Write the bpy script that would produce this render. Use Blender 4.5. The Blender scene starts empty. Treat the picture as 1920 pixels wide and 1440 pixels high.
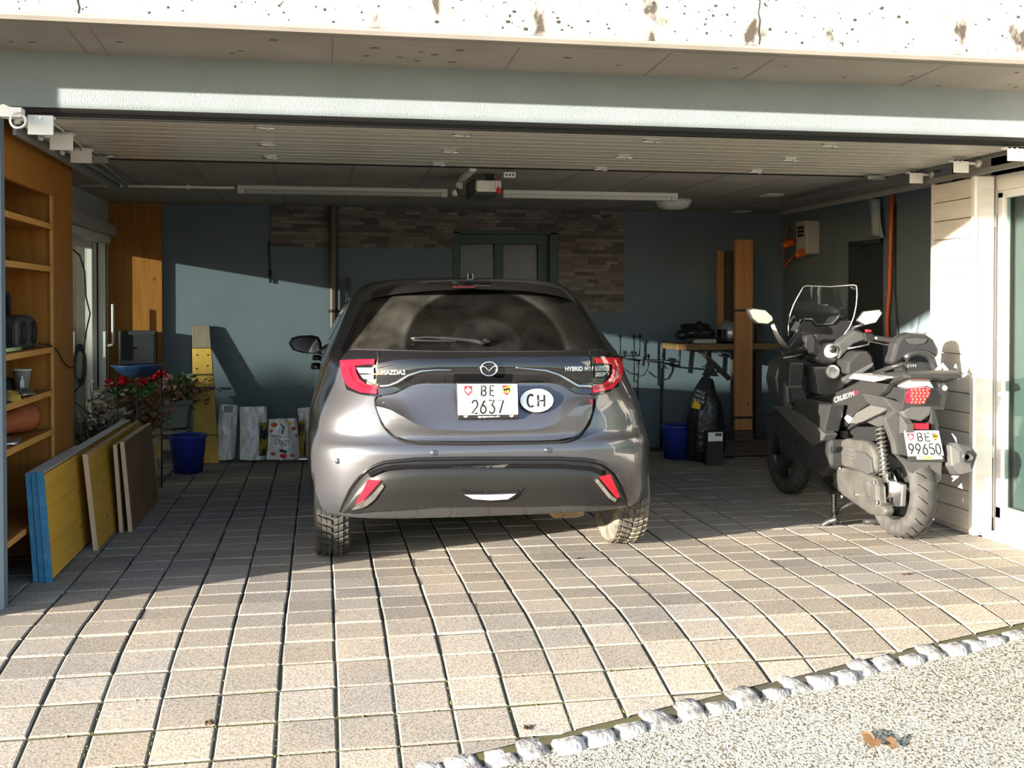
import bpy, bmesh, math, random
from mathutils import Vector, Matrix
R = random.Random(7)
SC = bpy.context.scene
COL = SC.collection
# ------------------------------------------------------------ camera
FPX, PCX, PCY, YAW, PITCH, CAMH = 1990.0, 960.0, 605.0, math.radians(10.2), math.radians(1.0), 1.35
cam = bpy.data.cameras.new('camera')
camo = bpy.data.objects.new('camera', cam); COL.objects.link(camo)
cam.sensor_fit = 'HORIZONTAL'; cam.sensor_width = 36.0
cam.lens = 36.0 * FPX / 1920.0
cam.shift_y = (PCY - 720.0) / 1920.0
cam.clip_start = 0.05
camo.location = (0, 0, CAMH)
camo.rotation_euler = (math.pi / 2 - PITCH, 0, -YAW)
SC.camera = camo
# ------------------------------------------------------------ light, sky, exposure
SC.view_settings.view_transform = 'Standard'
SC.view_settings.look = 'None'
SC.view_settings.gamma = 1.0
SC.view_settings.use_curve_mapping = False
SC.view_settings.exposure = 0.45
SUN = Vector((1.0, 0.46, -0.165)).normalized()
sd = bpy.data.lights.new('sun', 'SUN'); sd.energy = 25.0; sd.angle = math.radians(0.5); sd.color = (1.0, 0.91, 0.77)
so = bpy.data.objects.new('sun', sd); COL.objects.link(so)
so.rotation_euler = SUN.to_track_quat('-Z', 'Y').to_euler(); so.location = (-6, 0, 4)
W = bpy.data.worlds.new('sky'); SC.world = W; W.use_nodes = True
nt = W.node_tree; nt.nodes.clear()
sky = nt.nodes.new('ShaderNodeTexSky'); sky.sky_type = 'NISHITA'; sky.sun_disc = False
sky.sun_elevation = math.radians(16); sky.sun_rotation = math.atan2(-SUN.x, -SUN.y)
sky.dust_density = 1.2
bg = nt.nodes.new('ShaderNodeBackground'); bg.inputs['Strength'].default_value = 0.42
wo = nt.nodes.new('ShaderNodeOutputWorld')
nt.links.new(sky.outputs[0], bg.inputs[0]); nt.links.new(bg.outputs[0], wo.inputs[0])
# ------------------------------------------------------------ pixel helpers (measure the photograph)
_f = Vector((math.sin(YAW) * math.cos(PITCH), math.cos(YAW) * math.cos(PITCH), -math.sin(PITCH)))
_r = Vector((math.cos(YAW), -math.sin(YAW), 0)); _u = _r.cross(_f)
CAMP = Vector((0, 0, CAMH))
def ray(px, py): return _f + _r * ((px - PCX) / FPX) - _u * ((py - PCY) / FPX)
def ony(px, py, y): d = ray(px, py); return CAMP + d * (y / d.y)
def onx(px, py, x): d = ray(px, py); return CAMP + d * (x / d.x)
def onz(px, py, z): d = ray(px, py); return CAMP + d * ((z - CAMH) / d.z)
def onpl(px, py, p, n):
    d = ray(px, py); return CAMP + d * ((Vector(p) - CAMP).dot(n) / d.dot(n))
# ------------------------------------------------------------ mesh builder
class MB:
    def __init__(s): s.v = []; s.f = []; s.sm = []
    def add(s, vs, fs, smooth=False):
        o = len(s.v); s.v += [Vector(v) for v in vs]
        for f in fs: s.f.append([i + o for i in f]); s.sm.append(smooth)
        return s
    def box(s, c, d, m=None):
        x, y, z = d[0] / 2, d[1] / 2, d[2] / 2
        vs = [Vector((a, b, e)) for e in (-z, z) for b in (-y, y) for a in (-x, x)]
        if m is not None: vs = [m @ v for v in vs]
        vs = [v + Vector(c) for v in vs]
        return s.add(vs, [(0, 2, 3, 1), (4, 5, 7, 6), (0, 1, 5, 4), (2, 6, 7, 3), (0, 4, 6, 2), (1, 3, 7, 5)])
    def bb(s, a, b):
        c = [(a[i] + b[i]) / 2 for i in range(3)]; return s.box(c, [abs(b[i] - a[i]) for i in range(3)])
    def hexa(s, q1, q2):      # two quads -> solid
        n = len(q1)
        fs = [list(range(n))[::-1], list(range(n, 2 * n))] + [(i, (i + 1) % n, n + (i + 1) % n, n + i) for i in range(n)]
        return s.add(list(q1) + list(q2), fs)
    def prism(s, poly, ext):  # 3d polygon extruded along a vector
        e = Vector(ext); return s.hexa([Vector(p) for p in poly], [Vector(p) + e for p in poly])
    def tube(s, path, r, n=8, cap=True, smooth=True, flat=1.0, up=None):
        path = [Vector(p) for p in path]; rs = r if isinstance(r, (list, tuple)) else [r] * len(path)
        vs = []; N = None
        for i, p in enumerate(path):
            t = (path[min(i + 1, len(path) - 1)] - path[max(i - 1, 0)])
            t = t.normalized() if t.length > 1e-9 else Vector((0, 0, 1))
            if N is None:
                a = Vector(up) if up else (Vector((0, 0, 1)) if abs(t.z) < .9 else Vector((1, 0, 0)))
                N = (a - t * a.dot(t)).normalized()
            else:
                N = N - t * N.dot(t); N = N.normalized() if N.length > 1e-6 else Vector((1, 0, 0))
            Bn = t.cross(N)
            for k in range(n):
                a = 2 * math.pi * k / n
                vs.append(p + (N * math.cos(a) * flat + Bn * math.sin(a)) * rs[i])
        fs = [(i * n + k, i * n + (k + 1) % n, (i + 1) * n + (k + 1) % n, (i + 1) * n + k) for i in range(len(path) - 1) for k in range(n)]
        s.add(vs, fs, smooth)
        if cap: 
            o = len(s.v) - len(vs)
            s.f.append([o + k for k in range(n)][::-1]); s.sm.append(False)
            s.f.append([o + (len(path) - 1) * n + k for k in range(n)]); s.sm.append(False)
        return s
    def lathe(s, prof, o=(0, 0, 0), axis=(0, 0, 1), n=24, smooth=True, sx=1, sy=1):
        ax = Vector(axis).normalized(); a = Vector((1, 0, 0)) if abs(ax.x) < .9 else Vector((0, 1, 0))
        U = (a - ax * a.dot(ax)).normalized(); V = ax.cross(U); o = Vector(o); vs = []
        for (r, h) in prof:
            for k in range(n):
                t = 2 * math.pi * k / n; vs.append(o + ax * h + (U * math.cos(t) * sx + V * math.sin(t) * sy) * r)
        fs = [(i * n + k, i * n + (k + 1) % n, (i + 1) * n + (k + 1) % n, (i + 1) * n + k) for i in range(len(prof) - 1) for k in range(n)]
        return s.add(vs, fs, smooth)
    def grid(s, fn, nu, nv, smooth=True):
        vs = [fn(i / nu, j / nv) for j in range(nv + 1) for i in range(nu + 1)]
        m = nu + 1
        return s.add(vs, [(j * m + i, j * m + i + 1, (j + 1) * m + i + 1, (j + 1) * m + i) for j in range(nv) for i in range(nu)], smooth)
    def ball(s, c, r, nu=12, nv=8):
        rx, ry, rz = r if isinstance(r, (list, tuple)) else (r, r, r); c = Vector(c)
        vs = [c + Vector((rx * math.sin(math.pi * (j + .001) / (nv + .002)) * math.cos(2 * math.pi * i / nu), ry * math.sin(math.pi * (j + .001) / (nv + .002)) * math.sin(2 * math.pi * i / nu), rz * math.cos(math.pi * j / nv))) for j in range(nv + 1) for i in range(nu)]
        return s.add(vs, [(j * nu + i, (j + 1) * nu + i, (j + 1) * nu + (i + 1) % nu, j * nu + (i + 1) % nu) for j in range(nv) for i in range(nu)], True)
    def mesh(s, name, off=None):
        me = bpy.data.meshes.new(name)
        o = Vector(off) if off is not None else Vector((0, 0, 0))
        me.from_pydata([v - o for v in s.v], [], s.f)
        me.polygons.foreach_set('use_smooth', s.sm)
        bm = bmesh.new(); bm.from_mesh(me); bmesh.ops.recalc_face_normals(bm, faces=bm.faces); bm.to_mesh(me); bm.free()
        me.update(); return me
def wloc(o):
    p = Vector((0, 0, 0))
    while o is not None: p += o.location; o = o.parent
    return p
def put(name, mb, mat, parent=None, bevel=0, seg=2, solid=0, sub=0, kind=None, label=None, auto=None):
    me = mb.mesh(name, wloc(parent) if parent else None)
    if mat is not None: me.materials.append(mat)
    o = bpy.data.objects.new(name, me); COL.objects.link(o)
    if parent: o.parent = parent
    if solid:
        m = o.modifiers.new('solid', 'SOLIDIFY'); m.thickness = solid; m.offset = -1
    if bevel:
        m = o.modifiers.new('bevel', 'BEVEL'); m.width = bevel; m.segments = seg; m.limit_method = 'ANGLE'; m.angle_limit = math.radians(35)
        m.harden_normals = False
    if sub:
        m = o.modifiers.new('sub', 'SUBSURF'); m.levels = sub; m.render_levels = sub
    if kind: o['kind'] = kind
    if label: o['label'] = label
    return o
def tag(o, label, cat, group=None):
    o['label'] = label; o['category'] = cat
    if group: o['group'] = group
    return o
def thing(name, label, cat, loc=(0, 0, 0), group=None):
    o = bpy.data.objects.new(name, None); COL.objects.link(o); o.location = loc; o.empty_display_size = .1
    return tag(o, label, cat, group)
def centre(mb):
    xs = [v.x for v in mb.v]; ys = [v.y for v in mb.v]; zs = [v.z for v in mb.v]
    return Vector(((min(xs) + max(xs)) / 2, (min(ys) + max(ys)) / 2, min(zs)))
def solo(name, mb, mat, label, cat, group=None, **k):
    c = centre(mb); me_o = put(name, mb, mat, None, **k)
    me_o.data.transform(Matrix.Translation(-c)); me_o.location = c
    return tag(me_o, label, cat, group)
def dup(root, loc, label=None, rot=None):
    r = root.copy(); COL.objects.link(r); r.location = loc
    if rot: r.rotation_euler = rot
    if label: r['label'] = label
    def rec(a, b):
        for ch in list(a.children):
            c = ch.copy(); COL.objects.link(c); c.parent = b; rec(ch, c)
    rec(root, r); return r
def text_mesh(s, w, h, o, rt, up, depth=.0008):
    """lettering fitted to a w x h box, as a mesh builder"""
    cu = bpy.data.curves.new('lettering', 'FONT'); cu.body = s; cu.size = 1; cu.extrude = 0.0
    ob = bpy.data.objects.new('lettering', cu); COL.objects.link(ob)
    dg = bpy.context.evaluated_depsgraph_get(); dg.update()
    me = bpy.data.meshes.new_from_object(ob.evaluated_get(dg))
    bpy.data.objects.remove(ob); bpy.data.curves.remove(cu)
    xs = [v.co.x for v in me.vertices]; ys = [v.co.y for v in me.vertices]
    x0, x1, y0, y1 = min(xs), max(xs), min(ys), max(ys)
    rt = Vector(rt).normalized(); up = Vector(up).normalized(); nn = rt.cross(up); o = Vector(o)
    mb = MB()
    mb.add([o + rt * ((v.co.x - x0) / (x1 - x0) - .5) * w + up * ((v.co.y - y0) / (y1 - y0) - .5) * h + nn * depth for v in me.vertices], [list(p.vertices) for p in me.polygons])
    bpy.data.meshes.remove(me); return mb
# ------------------------------------------------------------ materials
def _n(nt, t, **k):
    n = nt.nodes.new(t)
    for a, b in k.items(): setattr(n, a, b)
    return n
def lin(c):
    if isinstance(c, str):
        c = [int(c[i:i + 2], 16) / 255 for i in (0, 2, 4)]
        return tuple(x / 12.92 if x <= .04045 else ((x + .055) / 1.055) ** 2.4 for x in c) + (1,)
    return tuple(c) + (1,) if len(c) == 3 else tuple(c)
def mat(name, c, rough=.6, metal=0, c2=None, scale=8, stretch=(1, 1, 1), lo=.35, hi=.65, bump=0, bscale=60, bdist=.002, spec=.5, rnd=0, coat=0, trans=0, alpha=1, emit=0, detail=5, ior=1.45, coords='Object'):
    m = bpy.data.materials.new(name); m.use_nodes = True; nt = m.node_tree
    b = nt.nodes['Principled BSDF']
    b.inputs['Roughness'].default_value = rough; b.inputs['Metallic'].default_value = metal
    b.inputs['Specular IOR Level'].default_value = spec; b.inputs['IOR'].default_value = ior
    b.inputs['Coat Weight'].default_value = coat; b.inputs['Coat Roughness'].default_value = .04
    b.inputs['Transmission Weight'].default_value = trans; b.inputs['Alpha'].default_value = alpha
    col = lin(c); b.inputs['Base Color'].default_value = col
    L = nt.links.new
    tc = _n(nt, 'ShaderNodeTexCoord'); mp = _n(nt, 'ShaderNodeMapping'); mp.inputs['Scale'].default_value = stretch
    L(tc.outputs[coords], mp.inputs[0]); out = None
    if c2 is not None:
        no = _n(nt, 'ShaderNodeTexNoise'); no.inputs['Scale'].default_value = scale; no.inputs['Detail'].default_value = detail
        L(mp.outputs[0], no.inputs[0])
        mr = _n(nt, 'ShaderNodeMapRange'); mr.inputs[1].default_value = lo; mr.inputs[2].default_value = hi; L(no.outputs[0], mr.inputs[0])
        mx = _n(nt, 'ShaderNodeMix', data_type='RGBA'); mx.inputs[6].default_value = col; mx.inputs[7].default_value = lin(c2)
        L(mr.outputs[0], mx.inputs[0]); out = mx.outputs[2]
    if rnd:
        oi = _n(nt, 'ShaderNodeObjectInfo'); mr2 = _n(nt, 'ShaderNodeMapRange'); mr2.inputs[3].default_value = 1 - rnd; mr2.inputs[4].default_value = 1 + rnd
        L(oi.outputs['Random'], mr2.inputs[0])
        hs = _n(nt, 'ShaderNodeHueSaturation'); L(mr2.outputs[0], hs.inputs['Value'])
        if out is not None: L(out, hs.inputs['Color'])
        else: hs.inputs['Color'].default_value = col
        out = hs.outputs[0]
    if out is not None: L(out, b.inputs['Base Color'])
    if bump:
        nb = _n(nt, 'ShaderNodeTexNoise'); nb.inputs['Scale'].default_value = bscale; nb.inputs['Detail'].default_value = 4
        L(tc.outputs[coords], nb.inputs[0])
        bp = _n(nt, 'ShaderNodeBump'); bp.inputs['Strength'].default_value = bump; bp.inputs['Distance'].default_value = bdist
        L(nb.outputs[0], bp.inputs['Height']); L(bp.outputs[0], b.inputs['Normal'])
    return m
def wood(name, c1, c2, stretch=(1, 1, 8), scale=4, rough=.55, knots=True, rnd=0, spec=.3):
    """grain runs along the axis with the SMALL stretch value"""
    m = mat(name, c1, rough, c2=c2, scale=scale, stretch=stretch, lo=.3, hi=.7, rnd=rnd, spec=spec)
    if knots:
        nt = m.node_tree; L = nt.links.new; b = nt.nodes['Principled BSDF']
        src = b.inputs['Base Color'].links[0].from_socket
        tc = _n(nt, 'ShaderNodeTexCoord'); mp = _n(nt, 'ShaderNodeMapping'); mp.inputs['Scale'].default_value = tuple(1 + (s - 1) * .08 for s in stretch)
        L(tc.outputs['Object'], mp.inputs[0])
        vo = _n(nt, 'ShaderNodeTexVoronoi'); vo.inputs['Scale'].default_value = 5; L(mp.outputs[0], vo.inputs[0])
        mr = _n(nt, 'ShaderNodeMapRange'); mr.inputs[1].default_value = .05; mr.inputs[2].default_value = .1; mr.inputs[3].default_value = .75; mr.inputs[4].default_value = 0
        L(vo.outputs['Distance'], mr.inputs[0])
        mx = _n(nt, 'ShaderNodeMix', data_type='RGBA'); mx.inputs[7].default_value = (.03, .012, .005, 1); L(mr.outputs[0], mx.inputs[0]); L(src, mx.inputs[6])
        L(mx.outputs[2], b.inputs['Base Color'])
    return m
# ------------------------------------------------------------ shared materials
BLUE = mat('blue_grey_plaster', (.115, .148, .178), .85, c2=(.125, .16, .188), scale=3, bump=.35, bscale=220, bdist=.002)
BLUEF = mat('pale_blue_plaster', (.145, .172, .182), .85, c2=(.165, .192, .202), scale=3, bump=.8, bscale=160, bdist=.004)
CONC = mat('concrete', (.19, .172, .148), .9, c2=(.25, .228, .20), scale=2.2, lo=.3, hi=.7, bump=.2, bscale=90)
CONCW = mat('weathered_concrete', (.62, .59, .54), .9, c2=(.045, .036, .028), scale=6, stretch=(1, 1, .6), lo=.53, hi=.66, bump=.5, bscale=110, bdist=.004, detail=15)
WOODO = wood('orange_pine', (.23, .088, .014), (.31, .13, .023), stretch=(7, 7, .5), scale=5)
WOODY = wood('yellow_board', (.50, .27, .03), (.60, .35, .05), stretch=(6, .5, 6), scale=5)
WOODV = wood('yellow_plank', (.50, .30, .05), (.60, .38, .09), stretch=(6, 6, .5), scale=5)
WHITE = mat('white_paint', (.62, .61, .585), .45)
WHITEW = mat('whitewashed_wood', (.54, .51, .47), .6, c2=(.47, .43, .385), scale=3, stretch=(1, 1, 8))
GREYP = mat('light_grey_metal', (.52, .50, .46), .45)
BLACK = mat('black_plastic', (.012, .012, .013), .45)
BLACKM = mat('black_metal', (.01, .01, .011), .5)
RUB = mat('black_rubber', (.010, .010, .010), .8, spec=.2)
CHROME = mat('chrome', (.85, .85, .85), .12, 1)
SILV = mat('brushed_silver', (.55, .55, .54), .35, 1)
def glassmat(name, tint, rough=0.0, refl=.045, back=(.8, .85, .85)):
    m = bpy.data.materials.new(name); m.use_nodes = True; nt = m.node_tree; nt.nodes.remove(nt.nodes['Principled BSDF'])
    o = nt.nodes['Material Output']; tr = _n(nt, 'ShaderNodeBsdfTransparent'); tr.inputs[0].default_value = lin(tint)
    gs = _n(nt, 'ShaderNodeBsdfGlossy'); gs.inputs['Roughness'].default_value = rough
    lw = _n(nt, 'ShaderNodeLayerWeight'); lw.inputs[0].default_value = .5
    pw = _n(nt, 'ShaderNodeMath', operation='POWER'); pw.inputs[1].default_value = 5
    fr = _n(nt, 'ShaderNodeMath', operation='MULTIPLY_ADD'); fr.inputs[1].default_value = .9; fr.inputs[2].default_value = refl
    mx = _n(nt, 'ShaderNodeMixShader'); L = nt.links.new
    L(lw.outputs['Facing'], pw.inputs[0]); L(pw.outputs[0], fr.inputs[0]); L(fr.outputs[0], mx.inputs[0]); L(tr.outputs[0], mx.inputs[1]); L(gs.outputs[0], mx.inputs[2]); L(mx.outputs[0], o.inputs[0]); return m
GLASS = glassmat('window_glass', (.72, .80, .78))
GLASSM = glassmat('dusty_glass', (.75, .75, .75), .35)
DOORGL = glassmat('dusty_door_glass', (.43, .47, .47))
def zg(Y):
    if Y >= 4.7: return 0.0
    if Y >= 3.9: return -.24 * (4.7 - Y) ** 2 / 1.6
    if Y >= 2.6: return -.096 - .24 * (3.9 - Y)
    t = min(2.6 - Y, 1.2); return -.408 - .24 * (t - t * t / 2.4)
def gnd(px, py):
    d = ray(px, py); Y = 4.0
    for i in range(50): t = (zg(Y) - CAMH) / d.z; Y = .5 * Y + .5 * t * d.y
    return CAMP + d * (Y / d.y)
def LX(x): return .2388 * x + 3.394
YB, ZC, XL, XR = 9.65, 2.225, -1.8, 4.4
# ------------------------------------------------------------ ground
PAVEM = bpy.data.materials.new('paver_concrete'); PAVEM.use_nodes = True
def _pave():
    nt = PAVEM.node_tree; b = nt.nodes['Principled BSDF']; L = nt.links.new; b.inputs['Roughness'].default_value = .88; b.inputs['Specular IOR Level'].default_value = .3
    tc = _n(nt, 'ShaderNodeTexCoord'); ge = _n(nt, 'ShaderNodeNewGeometry'); oi = _n(nt, 'ShaderNodeObjectInfo')
    n1 = _n(nt, 'ShaderNodeTexNoise'); n1.inputs['Scale'].default_value = 130; n1.inputs['Detail'].default_value = 6; L(ge.outputs['Position'], n1.inputs[0])
    n2 = _n(nt, 'ShaderNodeTexNoise'); n2.inputs['Scale'].default_value = 1.1; L(ge.outputs['Position'], n2.inputs[0])
    r1 = _n(nt, 'ShaderNodeValToRGB'); e = r1.color_ramp.elements
    e[0].position = .3; e[0].color = (.115, .104, .091, 1); e[1].position = .62; e[1].color = (.30, .27, .23, 1); L(n1.outputs[0], r1.inputs[0])
    mx = _n(nt, 'ShaderNodeMix', data_type='RGBA', blend_type='MULTIPLY'); mx.inputs[0].default_value = 1
    r2 = _n(nt, 'ShaderNodeValToRGB'); e = r2.color_ramp.elements; e[0].position = .35; e[0].color = (.85, .86, .9, 1); e[1].position = .65; e[1].color = (1.1, 1.04, .95, 1); L(n2.outputs[0], r2.inputs[0])
    L(r1.outputs[0], mx.inputs[6]); L(r2.outputs[0], mx.inputs[7])
    hs = _n(nt, 'ShaderNodeHueSaturation'); mr = _n(nt, 'ShaderNodeMapRange'); mr.inputs[3].default_value = .8; mr.inputs[4].default_value = 1.2; L(oi.outputs['Random'], mr.inputs[0]); L(mr.outputs[0], hs.inputs['Value']); L(mx.outputs[2], hs.inputs['Color']); L(hs.outputs[0], b.inputs['Base Color'])
    bp = _n(nt, 'ShaderNodeBump'); bp.inputs['Strength'].default_value = .35; bp.inputs['Distance'].default_value = .0015; L(n1.outputs[0], bp.inputs['Height']); L(bp.outputs[0], b.inputs['Normal'])
_pave()
JOINT = mat('mossy_joint_sand', (.04, .035, .022), .95, c2=(.055, .052, .02), scale=4, lo=.45, hi=.6)
fl = MB()
xs = [-3.2 + .2 * i for i in range(39)]; 
def frow(x, t):
    y0 = LX(x) + .0; y = y0 + (9.75 - y0) * t if t > 0 else y0
    return y
NT = 60; ft = [(i / NT) ** 1.6 for i in range(NT + 1)]
fl.add([(x, frow(x, t), zg(frow(x, t)) - (.022 if t == 0 else .0055 if frow(x, t) < 4.5 else .013)) for t in ft for x in xs], [(j * 39 + i, j * 39 + i + 1, (j + 1) * 39 + i + 1, (j + 1) * 39 + i) for j in range(NT) for i in range(38)], True)
floor = put('floor', fl, JOINT, kind='structure')
variants = []
for k in range(6):
    m = MB(); w, l = .198 / 2, .1745 / 2; j = lambda a=.0015: R.uniform(-a, a)
    top = [(-w + j(), -l + j(), 0), (w + j(), -l + j(), 0), (w + j(), l + j(), 0), (-w + j(), l + j(), 0)]
    c = .006
    topi = [(x * (1 - c / w), y * (1 - c / l), R.uniform(-.0006, .0006)) for x, y, z in top]
    side = [(x, y, -.004) for x, y, z in top]; bot = [(x, y, -.05) for x, y, z in top]
    m.add(topi + side + bot, [(0, 1, 2, 3)] + [(a, 4 + a, 4 + (a + 1) % 4, (a + 1) % 4) for a in range(4)] + [(4 + a, 8 + a, 8 + (a + 1) % 4, 4 + (a + 1) % 4) for a in range(4)])
    me = m.mesh('paver'); me.materials.append(PAVEM); variants.append(me)
rows = []
y = 4.545
while y < 9.6: rows.append((y + .089, 1)); y += .178
y = 4.545; 
while y > 2.4:
    s = (zg(y) - zg(y - .18)) / .18; st = .188 * math.cos(math.atan(s)); rows.append((y - st / 2, 1.022)); y -= st
pv = []
for (yc, sc) in rows:
    for k in range(-9, 22):
        xc = .051 + .207 * (k + .5)
        if yc < LX(xc) + .085 * .6 - .12: continue
        if xc > XR - .1 or (yc > 5.0 and xc < -1.75) or xc < -1.9: continue
        if xc > 3.80 and yc < 5.95 : continue
        pv.append((yc, xc, sc))
pv.sort(key=lambda a: (a[0] > 5.9, a[0]))
inview = lambda xc, yc: -40 < PCX + FPX * ((Vector((xc, yc, 0)) - CAMP).dot(_r) / (Vector((xc, yc, 0)) - CAMP).dot(_f)) < 1960
near = [p for p in pv if inview(p[1], p[0]) and p[0] > 3.3]; ids = set(id(p) for p in near[:296])
rest = MB()
for p in pv:
    yc, xc, sc = p
    ang = math.atan2(zg(yc + .09) - zg(yc - .09), .18)
    M = Matrix.Translation((xc + R.uniform(-.002, .002) , yc + R.uniform(-.0015, .0015), zg(yc) + R.uniform(-.0022, .0022))) @ Matrix.Rotation(ang + R.uniform(-.006, .006), 4, 'X') @ Matrix.Rotation(R.uniform(-.006, .006), 4, 'Y') @ Matrix.Diagonal((R.choice((-1, 1)), sc, 1, 1))
    src = R.choice(variants)
    cut = yc - LX(xc) < .17
    if cut:
        bm = bmesh.new(); bm.from_mesh(src); bm.transform(M)
        nrm = Vector((-.2388, 1, 0)).normalized()
        g = bmesh.ops.bisect_plane(bm, geom=bm.verts[:] + bm.edges[:] + bm.faces[:], plane_co=(0, 3.394 + .036, 0), plane_no=nrm, clear_inner=True)
        ed = [e for e in g['geom_cut'] if isinstance(e, bmesh.types.BMEdge)]
        if ed: bmesh.ops.edgeloop_fill(bm, edges=ed) if False else bmesh.ops.holes_fill(bm, edges=ed, sides=12)
        if len(bm.verts) < 6: bm.free(); continue
        bm.transform(M.inverted()); me = bpy.data.meshes.new('paver'); bm.to_mesh(me); bm.free(); me.materials.append(PAVEM)
    else: me = src
    if id(p) in ids:
        o = bpy.data.objects.new('paver', me); COL.objects.link(o); o.parent = floor; o.matrix_local = M
    else:
        rest.add([M @ v.co for v in me.vertices], [list(q.vertices) for q in me.polygons])
o = put('paver', rest, PAVEM, floor, kind='stuff')
# moss in the open joints near the edge
MOSS = mat('moss', (.06, .075, .008), .95, c2=(.11, .10, .02), scale=40)
mo = MB()
for i in range(3200):
    k = R.randint(-9, 21); x = .051 + .207 * k; y = R.uniform(3.3, 4.5)
    if R.random() < .35: x += R.uniform(0, .2); y = min(rows, key=lambda r: abs(r[0] - y))[0] + .094
    if y < LX(x) + .05 or x > 4.0 or R.random() < (y - 3.2) / 1.0: continue
    s = R.uniform(.002, .0055); mo.ball((x + R.uniform(-.003, .003), y, zg(y) - .006), (s, s * R.uniform(1, 3), s * .8), 5, 3)
put('joint_moss', mo, MOSS, floor, kind='stuff')
# kerb of split cobbles, then the asphalt road
ASPH = bpy.data.materials.new('asphalt'); ASPH.use_nodes = True
def _asph():
    nt = ASPH.node_tree; b = nt.nodes['Principled BSDF']; L = nt.links.new; b.inputs['Roughness'].default_value = .9
    ge = _n(nt, 'ShaderNodeNewGeometry'); v = _n(nt, 'ShaderNodeTexVoronoi'); v.inputs['Scale'].default_value = 150; L(ge.outputs['Position'], v.inputs[0])
    n = _n(nt, 'ShaderNodeTexNoise'); n.inputs['Scale'].default_value = 95; n.inputs['Detail'].default_value = 7; L(ge.outputs['Position'], n.inputs[0])
    n3 = _n(nt, 'ShaderNodeTexNoise'); n3.inputs['Scale'].default_value = .9; L(ge.outputs['Position'], n3.inputs[0])
    r = _n(nt, 'ShaderNodeValToRGB'); e = r.color_ramp.elements; e[0].position = .38; e[0].color = (.06, .05, .036, 1); e[1].position = .58; e[1].color = (.50, .45, .36, 1); L(n.outputs[0], r.inputs[0])
    r3 = _n(nt, 'ShaderNodeMapRange'); r3.inputs[1].default_value = .3; r3.inputs[2].default_value = .7; r3.inputs[3].default_value = .75; r3.inputs[4].default_value = 1.1; L(n3.outputs[0], r3.inputs[0])
    hs = _n(nt, 'ShaderNodeHueSaturation'); L(r3.outputs[0], hs.inputs['Value']); L(r.outputs[0], hs.inputs['Color']); L(hs.outputs[0], b.inputs['Base Color'])
    ad = _n(nt, 'ShaderNodeMath', operation='ADD'); L(n.outputs[0], ad.inputs[0]); L(v.outputs['Distance'], ad.inputs[1])
    bp = _n(nt, 'ShaderNodeBump'); bp.inputs['Strength'].default_value = .8; bp.inputs['Distance'].default_value = .006; L(ad.outputs[0], bp.inputs['Height']); L(bp.outputs[0], b.inputs['Normal'])
_asph()
rd = MB(); xs = [-14 + .8 * i for i in range(40)]
def rrow(x, t): y1 = LX(x) - .02; return y1 - (y1 + 26) * t
tt = [0] + [(i / 30) ** 2.2 for i in range(1, 31)]
rd.add([(x, rrow(x, t), zg(rrow(x, t)) - .012) for t in tt for x in xs], [(j * 40 + i, j * 40 + i + 1, (j + 1) * 40 + i + 1, (j + 1) * 40 + i) for j in range(30) for i in range(39)], True)
put('road', rd, ASPH, kind='structure')
GRAN = mat('granite', (.36, .345, .32), .8, c2=(.16, .15, .15), scale=22, lo=.42, hi=.62, bump=.9, bscale=30, bdist=.012, rnd=.2, detail=8)
bed = MB()
for i in range(60):
    x = -1.5 + .12 * i; bed.box((x, LX(x), zg(LX(x)) - .070), (.125, .10, .08), Matrix.Rotation(math.atan(.2388), 4, 'Z'))
kerb = put('edging_strip', bed, JOINT, kind='structure')
cv = []
for k in range(4):
    m = MB(); nx, ny = 7, 6; ph = [R.uniform(0, 6) for _ in range(4)]
    def cob(a, b):
        sx = math.copysign(abs(2 * a - 1) ** .45, 2 * a - 1); sy = math.copysign(abs(2 * b - 1) ** .45, 2 * b - 1); ex = max(abs(sx), abs(sy))
        k = 1 - .10 * (abs(sx) * abs(sy)) ** 2
        z = .014 - .010 * ex ** 4 - (.045 if ex > .99 else 0) + .0035 * math.sin(sx * 3 + ph[0]) * math.sin(sy * 3.3 + ph[1]) + R.uniform(-.0015, .0015)
        return Vector((sx * .056 * k + .003 * math.sin(sy * 4 + ph[2]), sy * .056 * k + .003 * math.sin(sx * 4 + ph[3]), z))
    m.grid(cob, nx, ny, True)
    me = m.mesh('cobblestone'); me.materials.append(GRAN); cv.append(me)
x = -.35
while x < 4.0:
    st = R.uniform(.10, .135); y = LX(x)
    o = bpy.data.objects.new('cobblestone', R.choice(cv)); COL.objects.link(o); o.parent = kerb
    sl = (zg(y + .05) - zg(y - .05)) / .1
    o.location = (x, y + .006 + R.uniform(-.006, .006), zg(y) - .012 + R.uniform(-.004, .004)); o.rotation_euler = (math.atan(sl), R.uniform(-.06, .06), math.atan(.2388) + R.uniform(-.08, .08) + R.choice((0, math.pi)))
    o.scale = (st / .112, R.uniform(1.05, 1.2), 1); x += st * .99
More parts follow.
